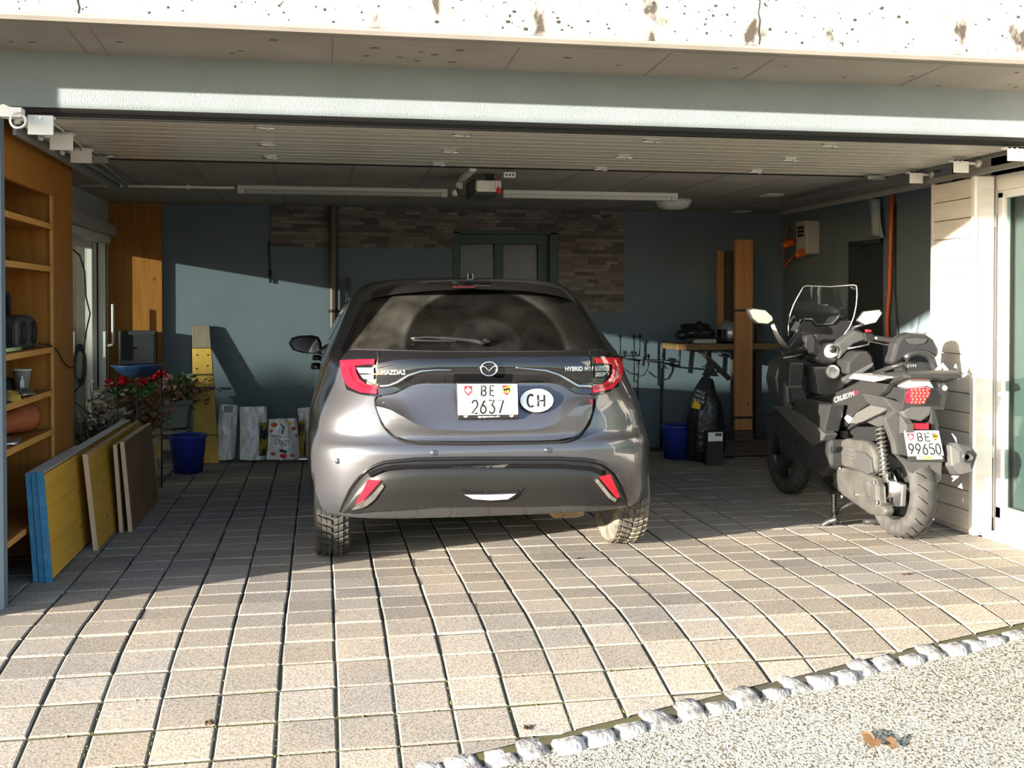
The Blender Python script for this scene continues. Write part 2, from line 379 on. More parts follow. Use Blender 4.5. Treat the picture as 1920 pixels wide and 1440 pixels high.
# ------------------------------------------------------------ shell of the garage
# roof slab: soffit and fascia, with a drip groove
SLB = MB(); Yf = 4.5
prof = [(Yf, 2.495), (Yf, 2.755), (Yf + .03, 2.775), (5.2, 2.80), (5.2, 2.455), (Yf + .075, 2.478), (Yf + .07, 2.495), (Yf + .045, 2.495), (Yf + .04, 2.48), (Yf + .012, 2.48)]
SLB.prism([(-4.2, y, z) for y, z in prof], (11.5, 0, 0))
slab = put('roof_slab', SLB, CONC, kind='structure')
fas = MB(); fas.bb((-4.2, Yf - .004, 2.505), (7.3, Yf + .02, 2.76)); put('fascia', fas, CONCW, slab, bevel=.006)
cap = MB(); cap.prism([(-4.2, Yf + .02, 2.762), (-4.2, Yf + .3, 2.762), (-4.2, Yf + .3, 2.83), (-4.2, Yf + .05, 2.81)], (11.5, 0, 0)); put('coping', cap, CONC, slab)
pit = MB()
for i in range(420):
    x, z = R.uniform(-1.4, 3.9), R.uniform(2.515, 2.75); s = R.choice((.0015, .002, .003, .004, .006)) * R.uniform(.8, 1.4)
    if R.random() < .4: x = R.choice((.9, 2.35, 3.2, -.2, 1.75)) + R.gauss(0, .12)
    pit.ball((x, Yf - .004, z), (s * R.uniform(.8, 1.6), .0012, s), 6, 4)
for (x, dz) in ((1.93, .22), (-.95, .2)): pit.tube([(x + .004 * math.sin(i * 2.1), Yf - .004, 2.51 + dz * i / 8) for i in range(9)], .0035, 5)
put('air_void', pit, mat('void_black', (.03, .025, .02), .95), slab, kind='stuff')
seam = MB()
for x, dx in ((-1.02, .02), (-.93, -.01), (.05, 0), (.86, -.04), (1.55, -.1), (2.05, .0), (2.9, .0)):
    seam.add([(x, Yf + .09, 2.4765), (x + .006, Yf + .09, 2.4765), (x + .006, 4.999, 2.4600), (x, 4.999, 2.4600)], [(0, 1, 2, 3)])
put('seam', seam, mat('seam_dark', (.16, .14, .12), .9), slab)
pit = MB()
for i in range(26): 
    x, y = R.uniform(-1.4, 3.6), R.uniform(4.6, 4.97); s = R.uniform(.004, .014); pit.ball((x, y, 2.4615 + (5.0 - y) * .0335), (s * 1.6, s, .0012), 8, 4)
put('air_void', pit, mat('void_dark', (.12, .09, .06), .9), slab, kind='stuff')
rfl = MB(); rfl.bb((-4.2, 5.0, 2.5), (7.3, 10.2, 2.78)); put('roof', rfl, CONC, kind='structure')
cl = MB(); cl.bb((XL - .3, 5.12, ZC), (XR + .3, 9.9, ZC + .24)); ceil = put('ceiling', cl, mat('ceiling_concrete', (.27, .245, .22), .9, c2=(.33, .30, .27), scale=2.5, bump=.2, bscale=70), kind='structure')
cs = MB()
for x in [-1.3 + .5 * i for i in range(12)]: cs.bb((x, 5.3, ZC - .0015), (x + .006, 9.64, ZC + .001))
put('formwork_line', cs, mat('formwork_dark', (.15, .135, .12), .9), ceil)
lt = MB(); lt.bb((-4.2, 5.0, 2.22), (7.3, 5.12, 2.55)); put('wall_front', lt, BLUEF, kind='structure')
# wing wall outside the left edge: its corner throws the edge of the sunlit floor
lw = MB(); lw.bb((-4.0, 4.42, -.3), (-2.40, 5.2, 2.72)); put('wall_wing', lw, BLUEF, kind='structure')
bal = MB(); bal.bb((-14, 1.9, 3.14), (-2.9, 2.06, 3.275)); put('shade_beam', bal, CONC, kind='structure')  # added unseen beam, keeps the sun off the upper right wall
jb = MB(); jb.bb((-2.45, 5.0, -.1), (-1.385, 5.06, 2.25)); put('wall_left_jamb', jb, BLUE, kind='structure')
# back wall with the window opening
wx0, wx1, wz0, wz1 = 1.195, 2.165, 1.02, 2.015
bw = MB()
for a, b in (((XL - .2, YB, -.05), (wx0, YB + .25, ZC + .05)), ((wx1, YB, -.05), (XR + .2, YB + .25, ZC + .05)), ((wx0, YB, wz1), (wx1, YB + .25, ZC + .05)), ((wx0, YB, -.05), (wx1, YB + .25, wz0))): bw.bb(a, b)
back = put('wall_back', bw, BLUE, kind='structure')
GRN = mat('dark_green_paint', (.028, .055, .052), .5)
wn = MB(); 
for a, b in (((wx0 - .01, YB - .012, wz0), (wx0 + .055, YB + .12, wz1)), ((wx1 - .075, YB - .012, wz0), (wx1 + .01, YB + .12, wz1)), ((wx0, YB - .012, wz1 - .02), (wx1, YB + .12, wz1 + .012)), ((wx0 + .05, YB + .05, wz1 - .11), (wx1 - .07, YB + .12, wz1 - .018))): wn.bb(a, b)
win = put('window_1', wn, GRN, kind='structure', bevel=.003)
ml = MB(); ml.bb((1.585, YB + .06, wz0), (1.665, YB + .12, wz1 - .1)); ml.bb((wx0 + .05, YB + .06, wz0), (wx0 + .07, YB + .12, wz1 - .1)); ml.bb((wx1 - .17, YB + .06, wz0), (wx1 - .07, YB + .12, wz1 - .1)); put('sash', ml, GRN, win)
BLIND = mat('grey_blind', (.16, .15, .16), .8)
for a, b in ((wx0 + .07, 1.585), (1.665, wx1 - .17)):
    p = MB(); p.bb((a, YB + .095, wz0), (b, YB + .1, wz1 - .1)); pane = put('pane', p, GLASSM, win)
    q = MB(); q.bb((a, YB + .115, wz0 + .1), (b, YB + .125, wz1 - .1)); q.bb((a, YB + .105, 1.60), (b, YB + .13, 1.625)); put('blind', q, BLIND, pane)
bk = MB(); bk.bb((wx0, YB + .14, wz0), (wx1, YB + .16, wz1)); put('backing', bk, BLACK, win)
# brick slips
SLIP = mat('brick_slip', (.20, .165, .145), .85, c2=(.13, .11, .10), scale=9, stretch=(1, 1, 3), rnd=.5, bump=.5, bscale=60, bdist=.004)
regs = [(-.435, 2.805, 2.03, ZC - .005), (-.435, 1.19, 1.86, 2.03), (2.17, 2.805, 1.27, 2.03)]
bm_ = MB(); bm_.box((0, 0, 0), (1, .018, 1)); bme = bm_.mesh('brick'); bme.materials.append(SLIP)
n = 0; rest = MB(); h = .0345
for (x0, x1, z0, z1) in regs:
    nz = int(round((z1 - z0) / h)); hh = (z1 - z0) / nz
    for j in range(nz):
        x = x0
        while x < x1 - .01:
            w = min(R.choice((.09, .13, .16, .2)), x1 - x)
            if x1 - x - w < .05: w = x1 - x
            c = (x + w / 2, YB - .006 - R.uniform(0, .010), z0 + (j + .5) * hh); n += 1
            o = None
            if n <= 296 or x0 > 2:
                if n <= 298:
                    o = bpy.data.objects.new('brick', bme); COL.objects.link(o); o.parent = back; o.location = c; o.scale = (w - .003, 1, hh - .003)
            if o is None: rest.box(c, (w - .003, .018, hh - .003))
            x += w
if rest.v: put('brick', rest, SLIP, back, kind='stuff')
# right wall with a dark door; wood clad corner, glazed front part
rw = MB()
for a, b in (((XR, 5.9, -.05), (XR + .2, 7.80, ZC + .05)), ((XR, 8.33, -.05), (XR + .2, YB + .2, ZC + .05)), ((XR, 7.8, 1.86), (XR + .2, 8.33, ZC + .05))): rw.bb(a, b)
put('wall_right', rw, BLUE, kind='structure')
DK = mat('dark_door', (.03, .036, .04), .5)
dm = MB(); dm.bb((XR + .08, 7.82, 0), (XR + .12, 8.31, 1.84)); dr = put('door_1', dm, DK, kind='structure')
df = MB()
for a, b in (((XR - .006, 7.785, 0), (XR + .1, 7.82, 1.875)), ((XR - .006, 8.31, 0), (XR + .1, 8.345, 1.875)), ((XR - .006, 7.785, 1.84), (XR + .1, 8.345, 1.875))): df.bb(a, b)
put('door_frame', df, DK, dr)
dp = MB(); dp.bb((XR + .07, 7.9, 1.0), (XR + .082, 8.24, 1.7)); dp.bb((XR + .07, 7.9, .15), (XR + .082, 8.24, .88)); put('door_panel', dp, DK, dr, bevel=.006)
cr = MB(); cr.bb((3.74, 5.60, 0), (3.845, 5.995, 2.085)); cr.bb((3.84, 5.86, 0), (XR + .1, 6.0, ZC + .1)); cr.bb((3.84, 5.1, 2.10), (4.5, 5.99, ZC + .05)); corner = put('wall_corner', cr, WHITEW, kind='structure')
for i in range(18):
    m = MB(); m.bb((3.718, 5.60, .03 + i * .1142), (3.742, 5.992, .03 + (i + 1) * .1142 - .005)); put('plank', m, WHITEW, corner, bevel=.003, seg=1)
m = MB(); m.bb((3.712, 5.565, .02), (3.735, 5.60, 2.09)); put('corner_trim', m, WHITE, corner, bevel=.003)
m = MB(); m.bb((3.735, 5.57, .02), (3.842, 5.60, 2.09)); put('end_board', m, WHITEW, corner, bevel=.002)
m = MB(); m.bb((3.714, 5.99, .02), (3.74, 6.01, 2.09)); put('edge_trim', m, GREYP, corner)
wr = MB()
for a, b in (((3.88, 5.61, .0), (3.95, 5.75, 2.10)), ((3.88, 3.6, .0), (3.95, 5.70, .10)), ((3.87, 3.6, 2.01), (3.95, 5.75, 2.10)), ((3.88, 3.6, 0), (3.95, 3.7, 2.1))): wr.bb(a, b)
w2 = put('window_2', wr, WHITE, kind='structure', bevel=.004)
m = MB()
for a, b in (((3.885, 5.55, .10), (3.935, 5.605, 2.0)), ((3.885, 3.7, .10), (3.935, 5.60, .17)), ((3.885, 3.7, 1.965), (3.935, 5.60, 2.01))): m.bb(a, b)
put('sash', m, WHITE, w2, bevel=.004)
m = MB(); m.bb((3.908, 3.7, .16), (3.914, 5.56, 1.97)); put('pane', m, GLASS, w2)
for i in range(2):
    z = .45 + i * 1.35; m = MB(); m.tube([(3.872, 5.606, z), (3.872, 5.606, z + .07)], .008); put('hinge', m, GREYP, w2)
m = MB(); m.bb((3.78, 3.6, -.02), (3.95, 5.57, .03)); put('window_sill', m, WHITEW, w2)
# board lining over the window
for i in range(3):
    m = MB(); m.bb((3.84, 3.6, 2.10 + i * .11), (3.875, 5.6, 2.10 + (i + 1) * .11 - .005)); put('board', m, WHITEW, w2)
# room behind the glass
cur = mat('teal_room_wall', (.22, .32, .33), .8)
m = MB(); m.bb((5.2, 3.0, 0), (5.25, 7, 2.3)); m.bb((3.96, 5.90, 0), (5.2, 5.95, 2.3)); m.bb((3.95, 3, -.02), (5.2, 5.92, .0)); put('wall_room', m, cur, kind='structure')
m = MB(); m.bb((3.985, 3.7, .1), (3.99, 5.85, 2.0)); put('pane_tone_sheet', m, mat('teal_pane_tone', (.045, .068, .070), .7, c2=(.06, .085, .086), scale=2, stretch=(1, 3, .4)), w2)  # added sheet behind the glass, colour stands in for the pane's pale reflection
for i, x in enumerate(()):
    m = MB(); m.tube([(x, 5.80, .02), (x, 5.80, 2.1)], .018, 8); put('blind_rod', m, WHITE, w2)
# left wall: header, sliding glass door, wooden column
m = MB(); m.bb((XL - .15, 6.53, 1.93), (XL + .005, YB, ZC + .05)); m.bb((XL - .15, 5.0, -.05), (XL - .1, 6.53, ZC)); m.bb((XL + .0, 6.53, 1.93), (XL + .07, YB, 2.02)); put('wall_left', m, mat('grey_header', (.33, .32, .30), .8), kind='structure')
m = MB(); m.bb((XL - .1, 6.5, -.02), (XL, YB, .06)); m.bb((XL - .1, 6.5, 1.87), (XL + .02, YB, 1.93)); m.bb((XL - .16, 9.515, 0), (XL, YB, 1.93)); gd = put('door_2', m, WHITE, kind='structure', bevel=.004)
m = MB()
for a, b in (((XL - .16, 9.46, .05), (XL - .10, 9.512, 1.88)), ((XL - .15, 6.55, .05), (XL - .10, 9.5, .12)), ((XL - .15, 6.55, 1.82), (XL - .10, 9.5, 1.88))): m.bb(a, b)
put('sash', m, WHITE, gd, bevel=.006)
m = MB(); m.bb((XL - .005, 9.512, .05), (XL + .001, 9.518, 1.88)); m.bb((XL - .075, 9.508, .05), (XL - .065, 9.516, 1.88)); put('sash_seal', m, RUB, gd)
m = MB(); m.bb((XL - .135, 6.55, .1), (XL - .125, 9.48, 1.84)); put('pane', m, DOORGL, gd)
m = MB(); m.bb((XL - .008, 9.40, .90), (XL + .012, 9.44, 1.12)); m.tube([(XL, 9.42, 1.0), (XL + .06, 9.42, 1.0), (XL + .062, 9.46, 1.03), (XL + .062, 9.46, 1.35)], .013); put('handle', m, WHITE, gd)
m = MB(); m.bb((XL + .002, YB - .05, .22), (-1.355, YB - .001, ZC - .001)); put('trim_1', m, WOODO, kind='structure', bevel=.003)
# outside beyond the glass door
GW = mat('garden_wall', (.20, .16, .12), .9, c2=(.14, .11, .08), scale=3)
m = MB(); m.bb((-7, 12.0, -.3), (-1.95, 12.2, 2.27)); put('wall_garden', m, GW, kind='structure')
m = MB()
for i in range(70):
    y = -7.4 + i * .2; m.ball((-30 + R.uniform(-.2, .2), y, 2.4), (.6, .3, 3.3 + R.uniform(-.15, .1)), 7, 6)
put('shade_hedge', m, mat('shade_hedge_green', (.03, .05, .015), .95, c2=(.06, .07, .02), scale=20), kind='structure')  # unseen row added to block low sun, sets the sun patch's soft lower edge
m = MB(); m.bb((-9, 5.2, -.25), (XL - .15, 24, -.06)); put('terrain', m, mat('lawn', (.05, .09, .02), .95, c2=(.09, .08, .03), scale=6), kind='structure')
m = MB(); m.tube([(-3.9, 5.028, 2.198), (7.0, 5.028, 2.198)], .022, 8); m.bb((-3.9, 5.0, 2.196), (7, 5.06, 2.22)); put('trim_2', m, RUB, kind='structure')
# hills across the road, behind the camera
m = MB(); pts = []
N = 60
for i in range(N + 1):
    a = math.pi * (1.0 + i / N); r = 60
    h_ = 2.5 + 1.2 * math.sin(i * .45) + 1.3 * math.sin(i * 1.3 + 1) + 1.2 * math.sin(i * .21 + 2)
    pts += [(r * math.cos(a), -6 + r * math.sin(a), -3), (r * 1.02 * math.cos(a), -6 + r * 1.02 * math.sin(a), h_)]
m.add(pts, [(2 * i, 2 * i + 2, 2 * i + 3, 2 * i + 1) for i in range(N)], True)
put('hills', m, mat('wooded_hills', (.05, .055, .045), .95, c2=(.10, .095, .08), scale=.4), kind='structure', solid=.5)
m = MB(); m.bb((-70, -70, -1.2), (70, -2, -.58)); put('field', m, mat('meadow', (.16, .17, .08), .95, c2=(.24, .22, .13), scale=.3), kind='structure')
# ------------------------------------------------------------ the car
PAINT = mat('gunmetal_paint', (.086, .086, .096), .34, .75, coat=1.0, c2=(.098, .098, .109), scale=900)
GLOSSB = mat('gloss_black', (.006, .006, .007), .06, coat=.6)
PLAST = mat('satin_black_plastic', (.010, .010, .010), .36)
CARGL = mat('tinted_glass', (.008, .009, .009), .04, c2=(.020, .019, .017), scale=3, lo=.5, hi=.75)
REDL = mat('red_lens', (.55, .008, .02), .12, coat=.8)
REDD = mat('dark_red_lens', (.18, .004, .01), .15, coat=.8)
CLEARL = mat('clear_lens', (.55, .55, .55), .12, .5, c2=(.2, .2, .2), scale=60)
PLATEW = mat('plate_white', (.82, .82, .80), .4)
INK = mat('black_ink', (.008, .008, .008), .5)
REDI = mat('red_ink', (.65, .01, .02), .5)
YELI = mat('yellow_ink', (.85, .5, .03), .5)
CX, CY = .845, 5.17
def lerp(tab, z):
    if z <= tab[0][0]: return tab[0][1]
    for (a, u), (b, v) in zip(tab, tab[1:]):
        if z <= b:
            t = (z - a) / (b - a); return u + (v - u) * t
    return tab[-1][1]
TW = [(.20, .88), (.28, .90), (.36, .915), (.55, .925), (.70, .915), (.82, .90), (.95, .865), (1.05, .84), (1.12, .805), (1.25, .735), (1.36, .68), (1.43, .635), (1.475, .58), (1.50, .47), (1.512, .30)]
TY = [(.20, .20), (.28, .09), (.34, .05), (.45, .02), (.57, .005), (.63, .0), (.66, .02), (.70, .055), (.76, .05), (.83, .065), (.95, .105), (1.00, .095), (1.08, .09), (1.12, .135), (1.25, .27), (1.40, .43), (1.44, .48), (1.475, .58), (1.50, .85), (1.512, 1.3)]
TD = [(.20, .42), (.6, .48), (.80, .58), (.95, .70), (1.12, .85), (1.5, .8)]
TF = [(.20, 3.85), (.45, 3.97), (.7, 3.90), (.85, 3.70), (.95, 3.2), (1.02, 2.95), (1.2, 2.6), (1.40, 2.2), (1.475, 1.95), (1.512, 1.6)]
def Rz(x, z):
    w = lerp(TW, z); q = min(abs(x) / w, 1.0)
    return lerp(TY, z) + lerp(TD, z) * (1 - math.sqrt(max(0, 1 - q ** 4)))
def hit(px, py, off=0.0):
    Y = CY + .1
    for i in range(30):
        p = ony(px, py, Y); Y = .5 * Y + .5 * (CY + Rz(p.x - CX, p.z) - off)
    return ony(px, py, Y)
def onR(x, z, off=0): return Vector((CX + x, CY + Rz(x, z) - off, z))
def curve(pts, n):        # resample a polyline in pixel space
    L = [0]
    for a, b in zip(pts, pts[1:]): L.append(L[-1] + math.hypot(b[0] - a[0], b[1] - a[1]))
    out = []
    for i in range(n + 1):
        s = L[-1] * i / n; k = 0
        while k < len(L) - 2 and L[k + 1] < s: k += 1
        t = (s - L[k]) / max(L[k + 1] - L[k], 1e-9); out.append((pts[k][0] + (pts[k + 1][0] - pts[k][0]) * t, pts[k][1] + (pts[k + 1][1] - pts[k][1]) * t))
    return out
def patch(top, bot, nu, nv, off, skirt=.02, mb=None, prof=None, surf=hit):
    """a panel lofted between two pixel curves, lying `off` proud of the body"""
    A, B = curve(top, nu), curve(bot, nu); mb = mb or MB(); P = []
    for j in range(nv + 1):
        t = j / nv; row = []
        for i in range(nu + 1):
            x = A[i][0] + (B[i][0] - A[i][0]) * t; y = A[i][1] + (B[i][1] - A[i][1]) * t
            row.append(surf(x, y, off + (prof(i / nu, t) if prof else 0)))
        P.append(row)
    vs = [p for r in P for p in r]; m = nu + 1
    mb.add(vs, [(j * m + i, j * m + i + 1, (j + 1) * m + i + 1, (j + 1) * m + i) for j in range(nv) for i in range(nu)], True)
    rim = [(0, i) for i in range(nu + 1)] + [(j, nu) for j in range(1, nv + 1)] + [(nv, i) for i in range(nu - 1, -1, -1)] + [(j, 0) for j in range(nv - 1, 0, -1)]
    if skirt:
        a = [P[j][i] for j, i in rim]; b = [p + Vector((0, skirt, 0)) for p in a]; n = len(a)
        mb.add(a + b, [(k, (k + 1) % n, n + (k + 1) % n, n + k) for k in range(n)])
    return mb
Z6 = lambda *p: [(540 + u / 2.483, 480 + v / 2.483) for u, v in p]
mir = lambda pts: pts
car = thing('car', 'dark grey hatchback parked nose-in with a white oval CH sticker on its tailgate', 'car', (CX, CY + 2, 0))
# body shell
def slice_(z, nt=18):
    w, y0, D, yf = lerp(TW, z), lerp(TY, z), lerp(TD, z), lerp(TF, z); pts = []
    for i in range(nt + 1):
        th = (math.pi / 2) * (i / nt); x = w * math.sin(th) ** .5 if i else 0
        pts.append((x, y0 + D * (1 - math.cos(th))))
    ns = 10; yA = y0 + D; yB = max(yA + .05, yf - .7)
    for i in range(1, ns + 1): pts.append((w * (1 - .0 * i), yA + (yB - yA) * i / ns))
    for i in range(1, 9):
        th = (math.pi / 2) * (1 - i / 8); pts.append((w * math.sin(th) ** .6 if th > 1e-6 else 0, yB + (yf - yB) * math.cos(th) ** .9))
    return pts
zs = [.285, .30, .325, .36, .42, .50, .57, .61, .635, .66, .69, .72, .76, .80, .85, .90, .95, 1.0, 1.05, 1.09, 1.12, 1.18, 1.25, 1.31, 1.36, 1.40, 1.43, 1.455, 1.475, 1.49, 1.50, 1.508, 1.512]
body = MB(); ringn = None; allp = []
for z in zs:
    h_ = slice_(z); ring = [(CX + x, CY + y, z) for x, y in h_] + [(CX - x, CY + y, z) for x, y in h_[-2:0:-1]]
    ringn = len(ring); allp += ring
fs = [(j * ringn + i, j * ringn + (i + 1) % ringn, (j + 1) * ringn + (i + 1) % ringn, (j + 1) * ringn + i) for j in range(len(zs) - 1) for i in range(ringn)]
fs.append(list(range(ringn))[::-1]); fs.append([(len(zs) - 1) * ringn + i for i in range(ringn)])
body.add(allp, fs, True)
bo = put('body', body, PAINT, car)
cut = MB()
for ax_y in (CY + .64, CY + .64 + 2.55):
    for s in (-1, 1): cut.lathe([(.0, -.3), (.355, -.3), (.355, .3), (0, .3)], (CX + s * .95, ax_y, .31), (1, 0, 0), 32)
co = put('cutter', cut, None); md = bo.modifiers.new('arch', 'BOOLEAN'); md.object = co; md.operation = 'DIFFERENCE'; md.solver = 'EXACT'
dg = bpy.context.evaluated_depsgraph_get(); dg.update()
nm = bpy.data.meshes.new_from_object(bo.evaluated_get(dg)); bo.modifiers.clear(); old = bo.data; bo.data = nm; nm.name = 'body'; bpy.data.meshes.remove(old)
bpy.data.objects.remove(co)
# arch liners, underbody
for ax_y in (CY + .64, CY + .64 + 2.55):
    for s in (-1, 1):
        m = MB(); m.grid(lambda a, b: Vector((CX + s * (.58 + .30 * b), ax_y + .353 * math.cos(math.pi * a), .31 + .353 * math.sin(math.pi * a))), 24, 2)
        m.grid(lambda a, b: Vector((CX + s * .58, ax_y + .353 * b * math.cos(math.pi * a), .31 + .353 * b * math.sin(math.pi * a))), 24, 1); put('arch_liner', m, PLAST, car)
m = MB(); m.bb((CX - .55, CY + .95, .24), (CX + .55, CY + 3.4, .30)); m.tube([(CX - .75, CY + .64, .30), (CX + .75, CY + .64, .30)], .05); put('underbody', m, RUB, car)
# upper body in gloss black: glass, spoiler, garnish
glass_top = Z6((366, 210), (392, 190), (470, 172), (600, 158), (850, 148), (1090, 158), (1230, 175), (1300, 192), (1330, 212))
glass_bot = Z6((290, 428), (420, 434), (700, 440), (900, 440), (1150, 440), (1330, 438), (1452, 430))
def dusty_glass():
    m = CARGL.copy(); m.name = 'dusty_tinted_glass'; nt = m.node_tree; L = nt.links.new; b = nt.nodes['Principled BSDF']
    ge = _n(nt, 'ShaderNodeNewGeometry'); sub = _n(nt, 'ShaderNodeVectorMath', operation='DISTANCE'); L(ge.outputs['Position'], sub.inputs[0]); sub.inputs[1].default_value = hit(912, 642, .02)
    no = _n(nt, 'ShaderNodeTexNoise'); no.inputs['Scale'].default_value = 7; no.inputs['Detail'].default_value = 8; L(ge.outputs['Position'], no.inputs[0])
    r = _n(nt, 'ShaderNodeValToRGB'); e = r.color_ramp.elements; e[0].position = .17; e[0].color = (.008, .008, .0075, 1); e[1].position = .48; e[1].color = (.013, .012, .0105, 1)
    for p_, c_ in ((.19, .004), (.40, .004), (.425, .022), (.45, .015)): k = e.new(p_); k.color = (c_, c_ * .96, c_ * .86, 1)
    L(sub.outputs['Value'], r.inputs[0]); mx = _n(nt, 'ShaderNodeMix', data_type='RGBA', blend_type='MULTIPLY'); mx.inputs[0].default_value = 1
    r2 = _n(nt, 'ShaderNodeMapRange'); r2.inputs[1].default_value = .3; r2.inputs[2].default_value = .7; r2.inputs[3].default_value = .3; r2.inputs[4].default_value = 1.7; L(no.outputs[0], r2.inputs[0])
    cb = _n(nt, 'ShaderNodeCombineColor'); [L(r2.outputs[0], cb.inputs[i]) for i in range(3)]
    L(r.outputs[0], mx.inputs[6]); L(cb.outputs[0], mx.inputs[7]); L(mx.outputs[2], b.inputs['Base Color']); return m
put('rear_window', patch(glass_top, glass_bot, 22, 10, .008), dusty_glass(), car)
# black surround of the window and shoulder
put('pillar_trim', patch(Z6((352, 205), (366, 210)), Z6((245, 440), (292, 432)), 3, 10, .004), GLOSSB, car); put('pillar_trim', patch(Z6((1325, 205), (1345, 200)), Z6((1450, 432), (1490, 440)), 3, 10, .004), GLOSSB, car)
sp_t = Z6((366, 200), (400, 160), (470, 138), (640, 122), (860, 114), (1090, 122), (1220, 140), (1300, 165), (1335, 205))
sp_b = Z6((372, 214), (396, 196), (480, 180), (640, 164), (860, 153), (1090, 162), (1230, 180), (1302, 198), (1332, 218))
def spoil(u, t): return .10 * math.sin(math.pi * min(1, max(0, u * 1.0))) ** .5 * (.25 + .75 * t)
put('spoiler', patch(sp_t, sp_b, 22, 4, .012, .10, prof=spoil), GLOSSB, car)
bl = MB(); a = hit(870, 538, .11); bl.bb(a - Vector((.06, .012, .006)), a + Vector((.06, .0, .006))); put('brake_light', bl, mat('smoked_lens', (.03, .004, .005), .15), car, bevel=.003)
g_t = Z6((255, 436), (425, 440), (700, 446), (900, 447), (1150, 446), (1400, 442), (1480, 440))
g_b = Z6((250, 480), (425, 470), (700, 470), (900, 470), (1150, 470), (1400, 466), (1540, 470))
m = patch(g_t, g_b, 20, 3, .010)
g_b2 = Z6((405, 652), (440, 648), (500, 636), (560, 604), (620, 592), (860, 590), (1230, 590), (1290, 604), (1340, 636), (1390, 644), (1425, 640))
g_t2 = Z6((420, 470), (425, 470), (700, 470), (900, 470), (1150, 470), (1400, 466), (1404, 466))
patch(g_t2, g_b2, 24, 8, .012, .03, mb=m, prof=lambda u, t: .014 * math.sin(math.pi * t))
put('tailgate_garnish', m, GLOSSB, car)
# tailgate, painted: the upper field leans back and mirrors the sky, a lip runs under it
h_t = Z6((408, 660), (440, 656), (505, 644), (565, 612), (625, 600), (860, 597), (1228, 597), (1286, 612), (1336, 642), (1390, 650), (1424, 648))
h_m = Z6((412, 700), (470, 712), (530, 745), (600, 785), (680, 806), (860, 816), (1150, 808), (1230, 790), (1290, 745), (1350, 700), (1418, 690))
h_b = Z6((420, 730), (450, 795), (520, 848), (590, 858), (680, 861), (860, 862), (1150, 860), (1260, 856), (1340, 838), (1390, 790), (1416, 730))
m = patch(h_t, h_m, 30, 8, .004, .03, prof=lambda u, t: .045 * t * t); patch(h_m, h_b, 30, 5, .004, .04, mb=m, prof=lambda u, t: .045 - .016 * t)
put('tailgate', m, PAINT, car, sub=0)
# shut line around the tailgate
gap = Z6((420, 445), (424, 560), (420, 640), (404, 660), (408, 700), (440, 790), (480, 835), (530, 862), (600, 873), (860, 876), (1290, 866), (1360, 842), (1405, 780), (1428, 700), (1430, 645), (1412, 600), (1410, 520), (1405, 444))
m = MB(); m.tube([hit(x, y, .006) for x, y in curve(gap, 60)], .006, 6); put('shut_line', m, RUB, car)
# chrome strips of the garnish
DCHR = mat('dark_chrome', (.5, .55, .6), .18, 1)
for st in (Z6((424, 606), (470, 603), (510, 588), (560, 556), (620, 536), (690, 530), (762, 531)), Z6((1062, 520), (1130, 526), (1200, 532), (1260, 552), (1310, 582), (1350, 604), (1412, 606))):
    c = curve(st, 24); n = len(c); left = st[0][0] < 900
    m = MB(); m.tube([hit(x, y, .032) for x, y in c], [(.011 * (1 - (i / n if left else 1 - i / n) * .75)) for i in range(n)], 8); put('garnish_strip', m, DCHR, car)
# rear lamps
def lamp(base, red, red2, strips, name):
    b = patch(base[0], base[1], 8, 6, .014, .05); L_ = put('rear_lamp', b, GLOSSB, car)
    m = MB(); 
    for t_, b_ in red: patch(t_, b_, 14, 3, .026, .02, mb=m)
    put('red_lens', m, REDL, L_)
    m = MB(); 
    for t_, b_ in red2: patch(t_, b_, 12, 2, .030, .012, mb=m)
    put('lens_line', m, REDD, L_)
    m = MB()
    for t_, b_ in strips: patch(t_, b_, 4, 2, .028, .02, mb=m)
    put('clear_lens', m, CLEARL, L_)
lamp((Z6((230, 478), (300, 474), (422, 472)), Z6((272, 622), (335, 645), (424, 655))),
     [(Z6((240, 486), (250, 560), (276, 606), (335, 634), (412, 642)), Z6((312, 506), (318, 545), (334, 575), (365, 597), (416, 606))), (Z6((240, 486), (320, 482), (404, 480)), Z6((300, 512), (350, 506), (400, 504)))],
     [(Z6((282, 512), (290, 556), (312, 592), (350, 612), (410, 624)), Z6((290, 512), (297, 554), (318, 587), (354, 606), (412, 618)))],
     [(Z6((318, 520), (398, 520)), Z6((332, 546), (398, 546))), (Z6((336, 553), (398, 553)), Z6((352, 572), (398, 573)))], 'l')
lamp((Z6((1412, 468), (1490, 466), (1562, 464)), Z6((1418, 650), (1490, 634), (1540, 606))),
     [(Z6((1556, 474), (1562, 530), (1548, 580), (1510, 618), (1428, 636)), Z6((1508, 506), (1510, 545), (1494, 575), (1464, 597), (1416, 606))), (Z6((1434, 474), (1500, 472), (1556, 472)), Z6((1436, 498), (1480, 500), (1516, 506)))],
     [(Z6((1534, 512), (1536, 552), (1518, 588), (1484, 608), (1424, 622)), Z6((1526, 512), (1528, 550), (1512, 583), (1480, 602), (1422, 616)))],
     [(Z6((1432, 512), (1490, 510)), Z6((1432, 536), (1488, 534))), (Z6((1432, 542), (1484, 541)), Z6((1432, 562), (1472, 560)))], 'r')
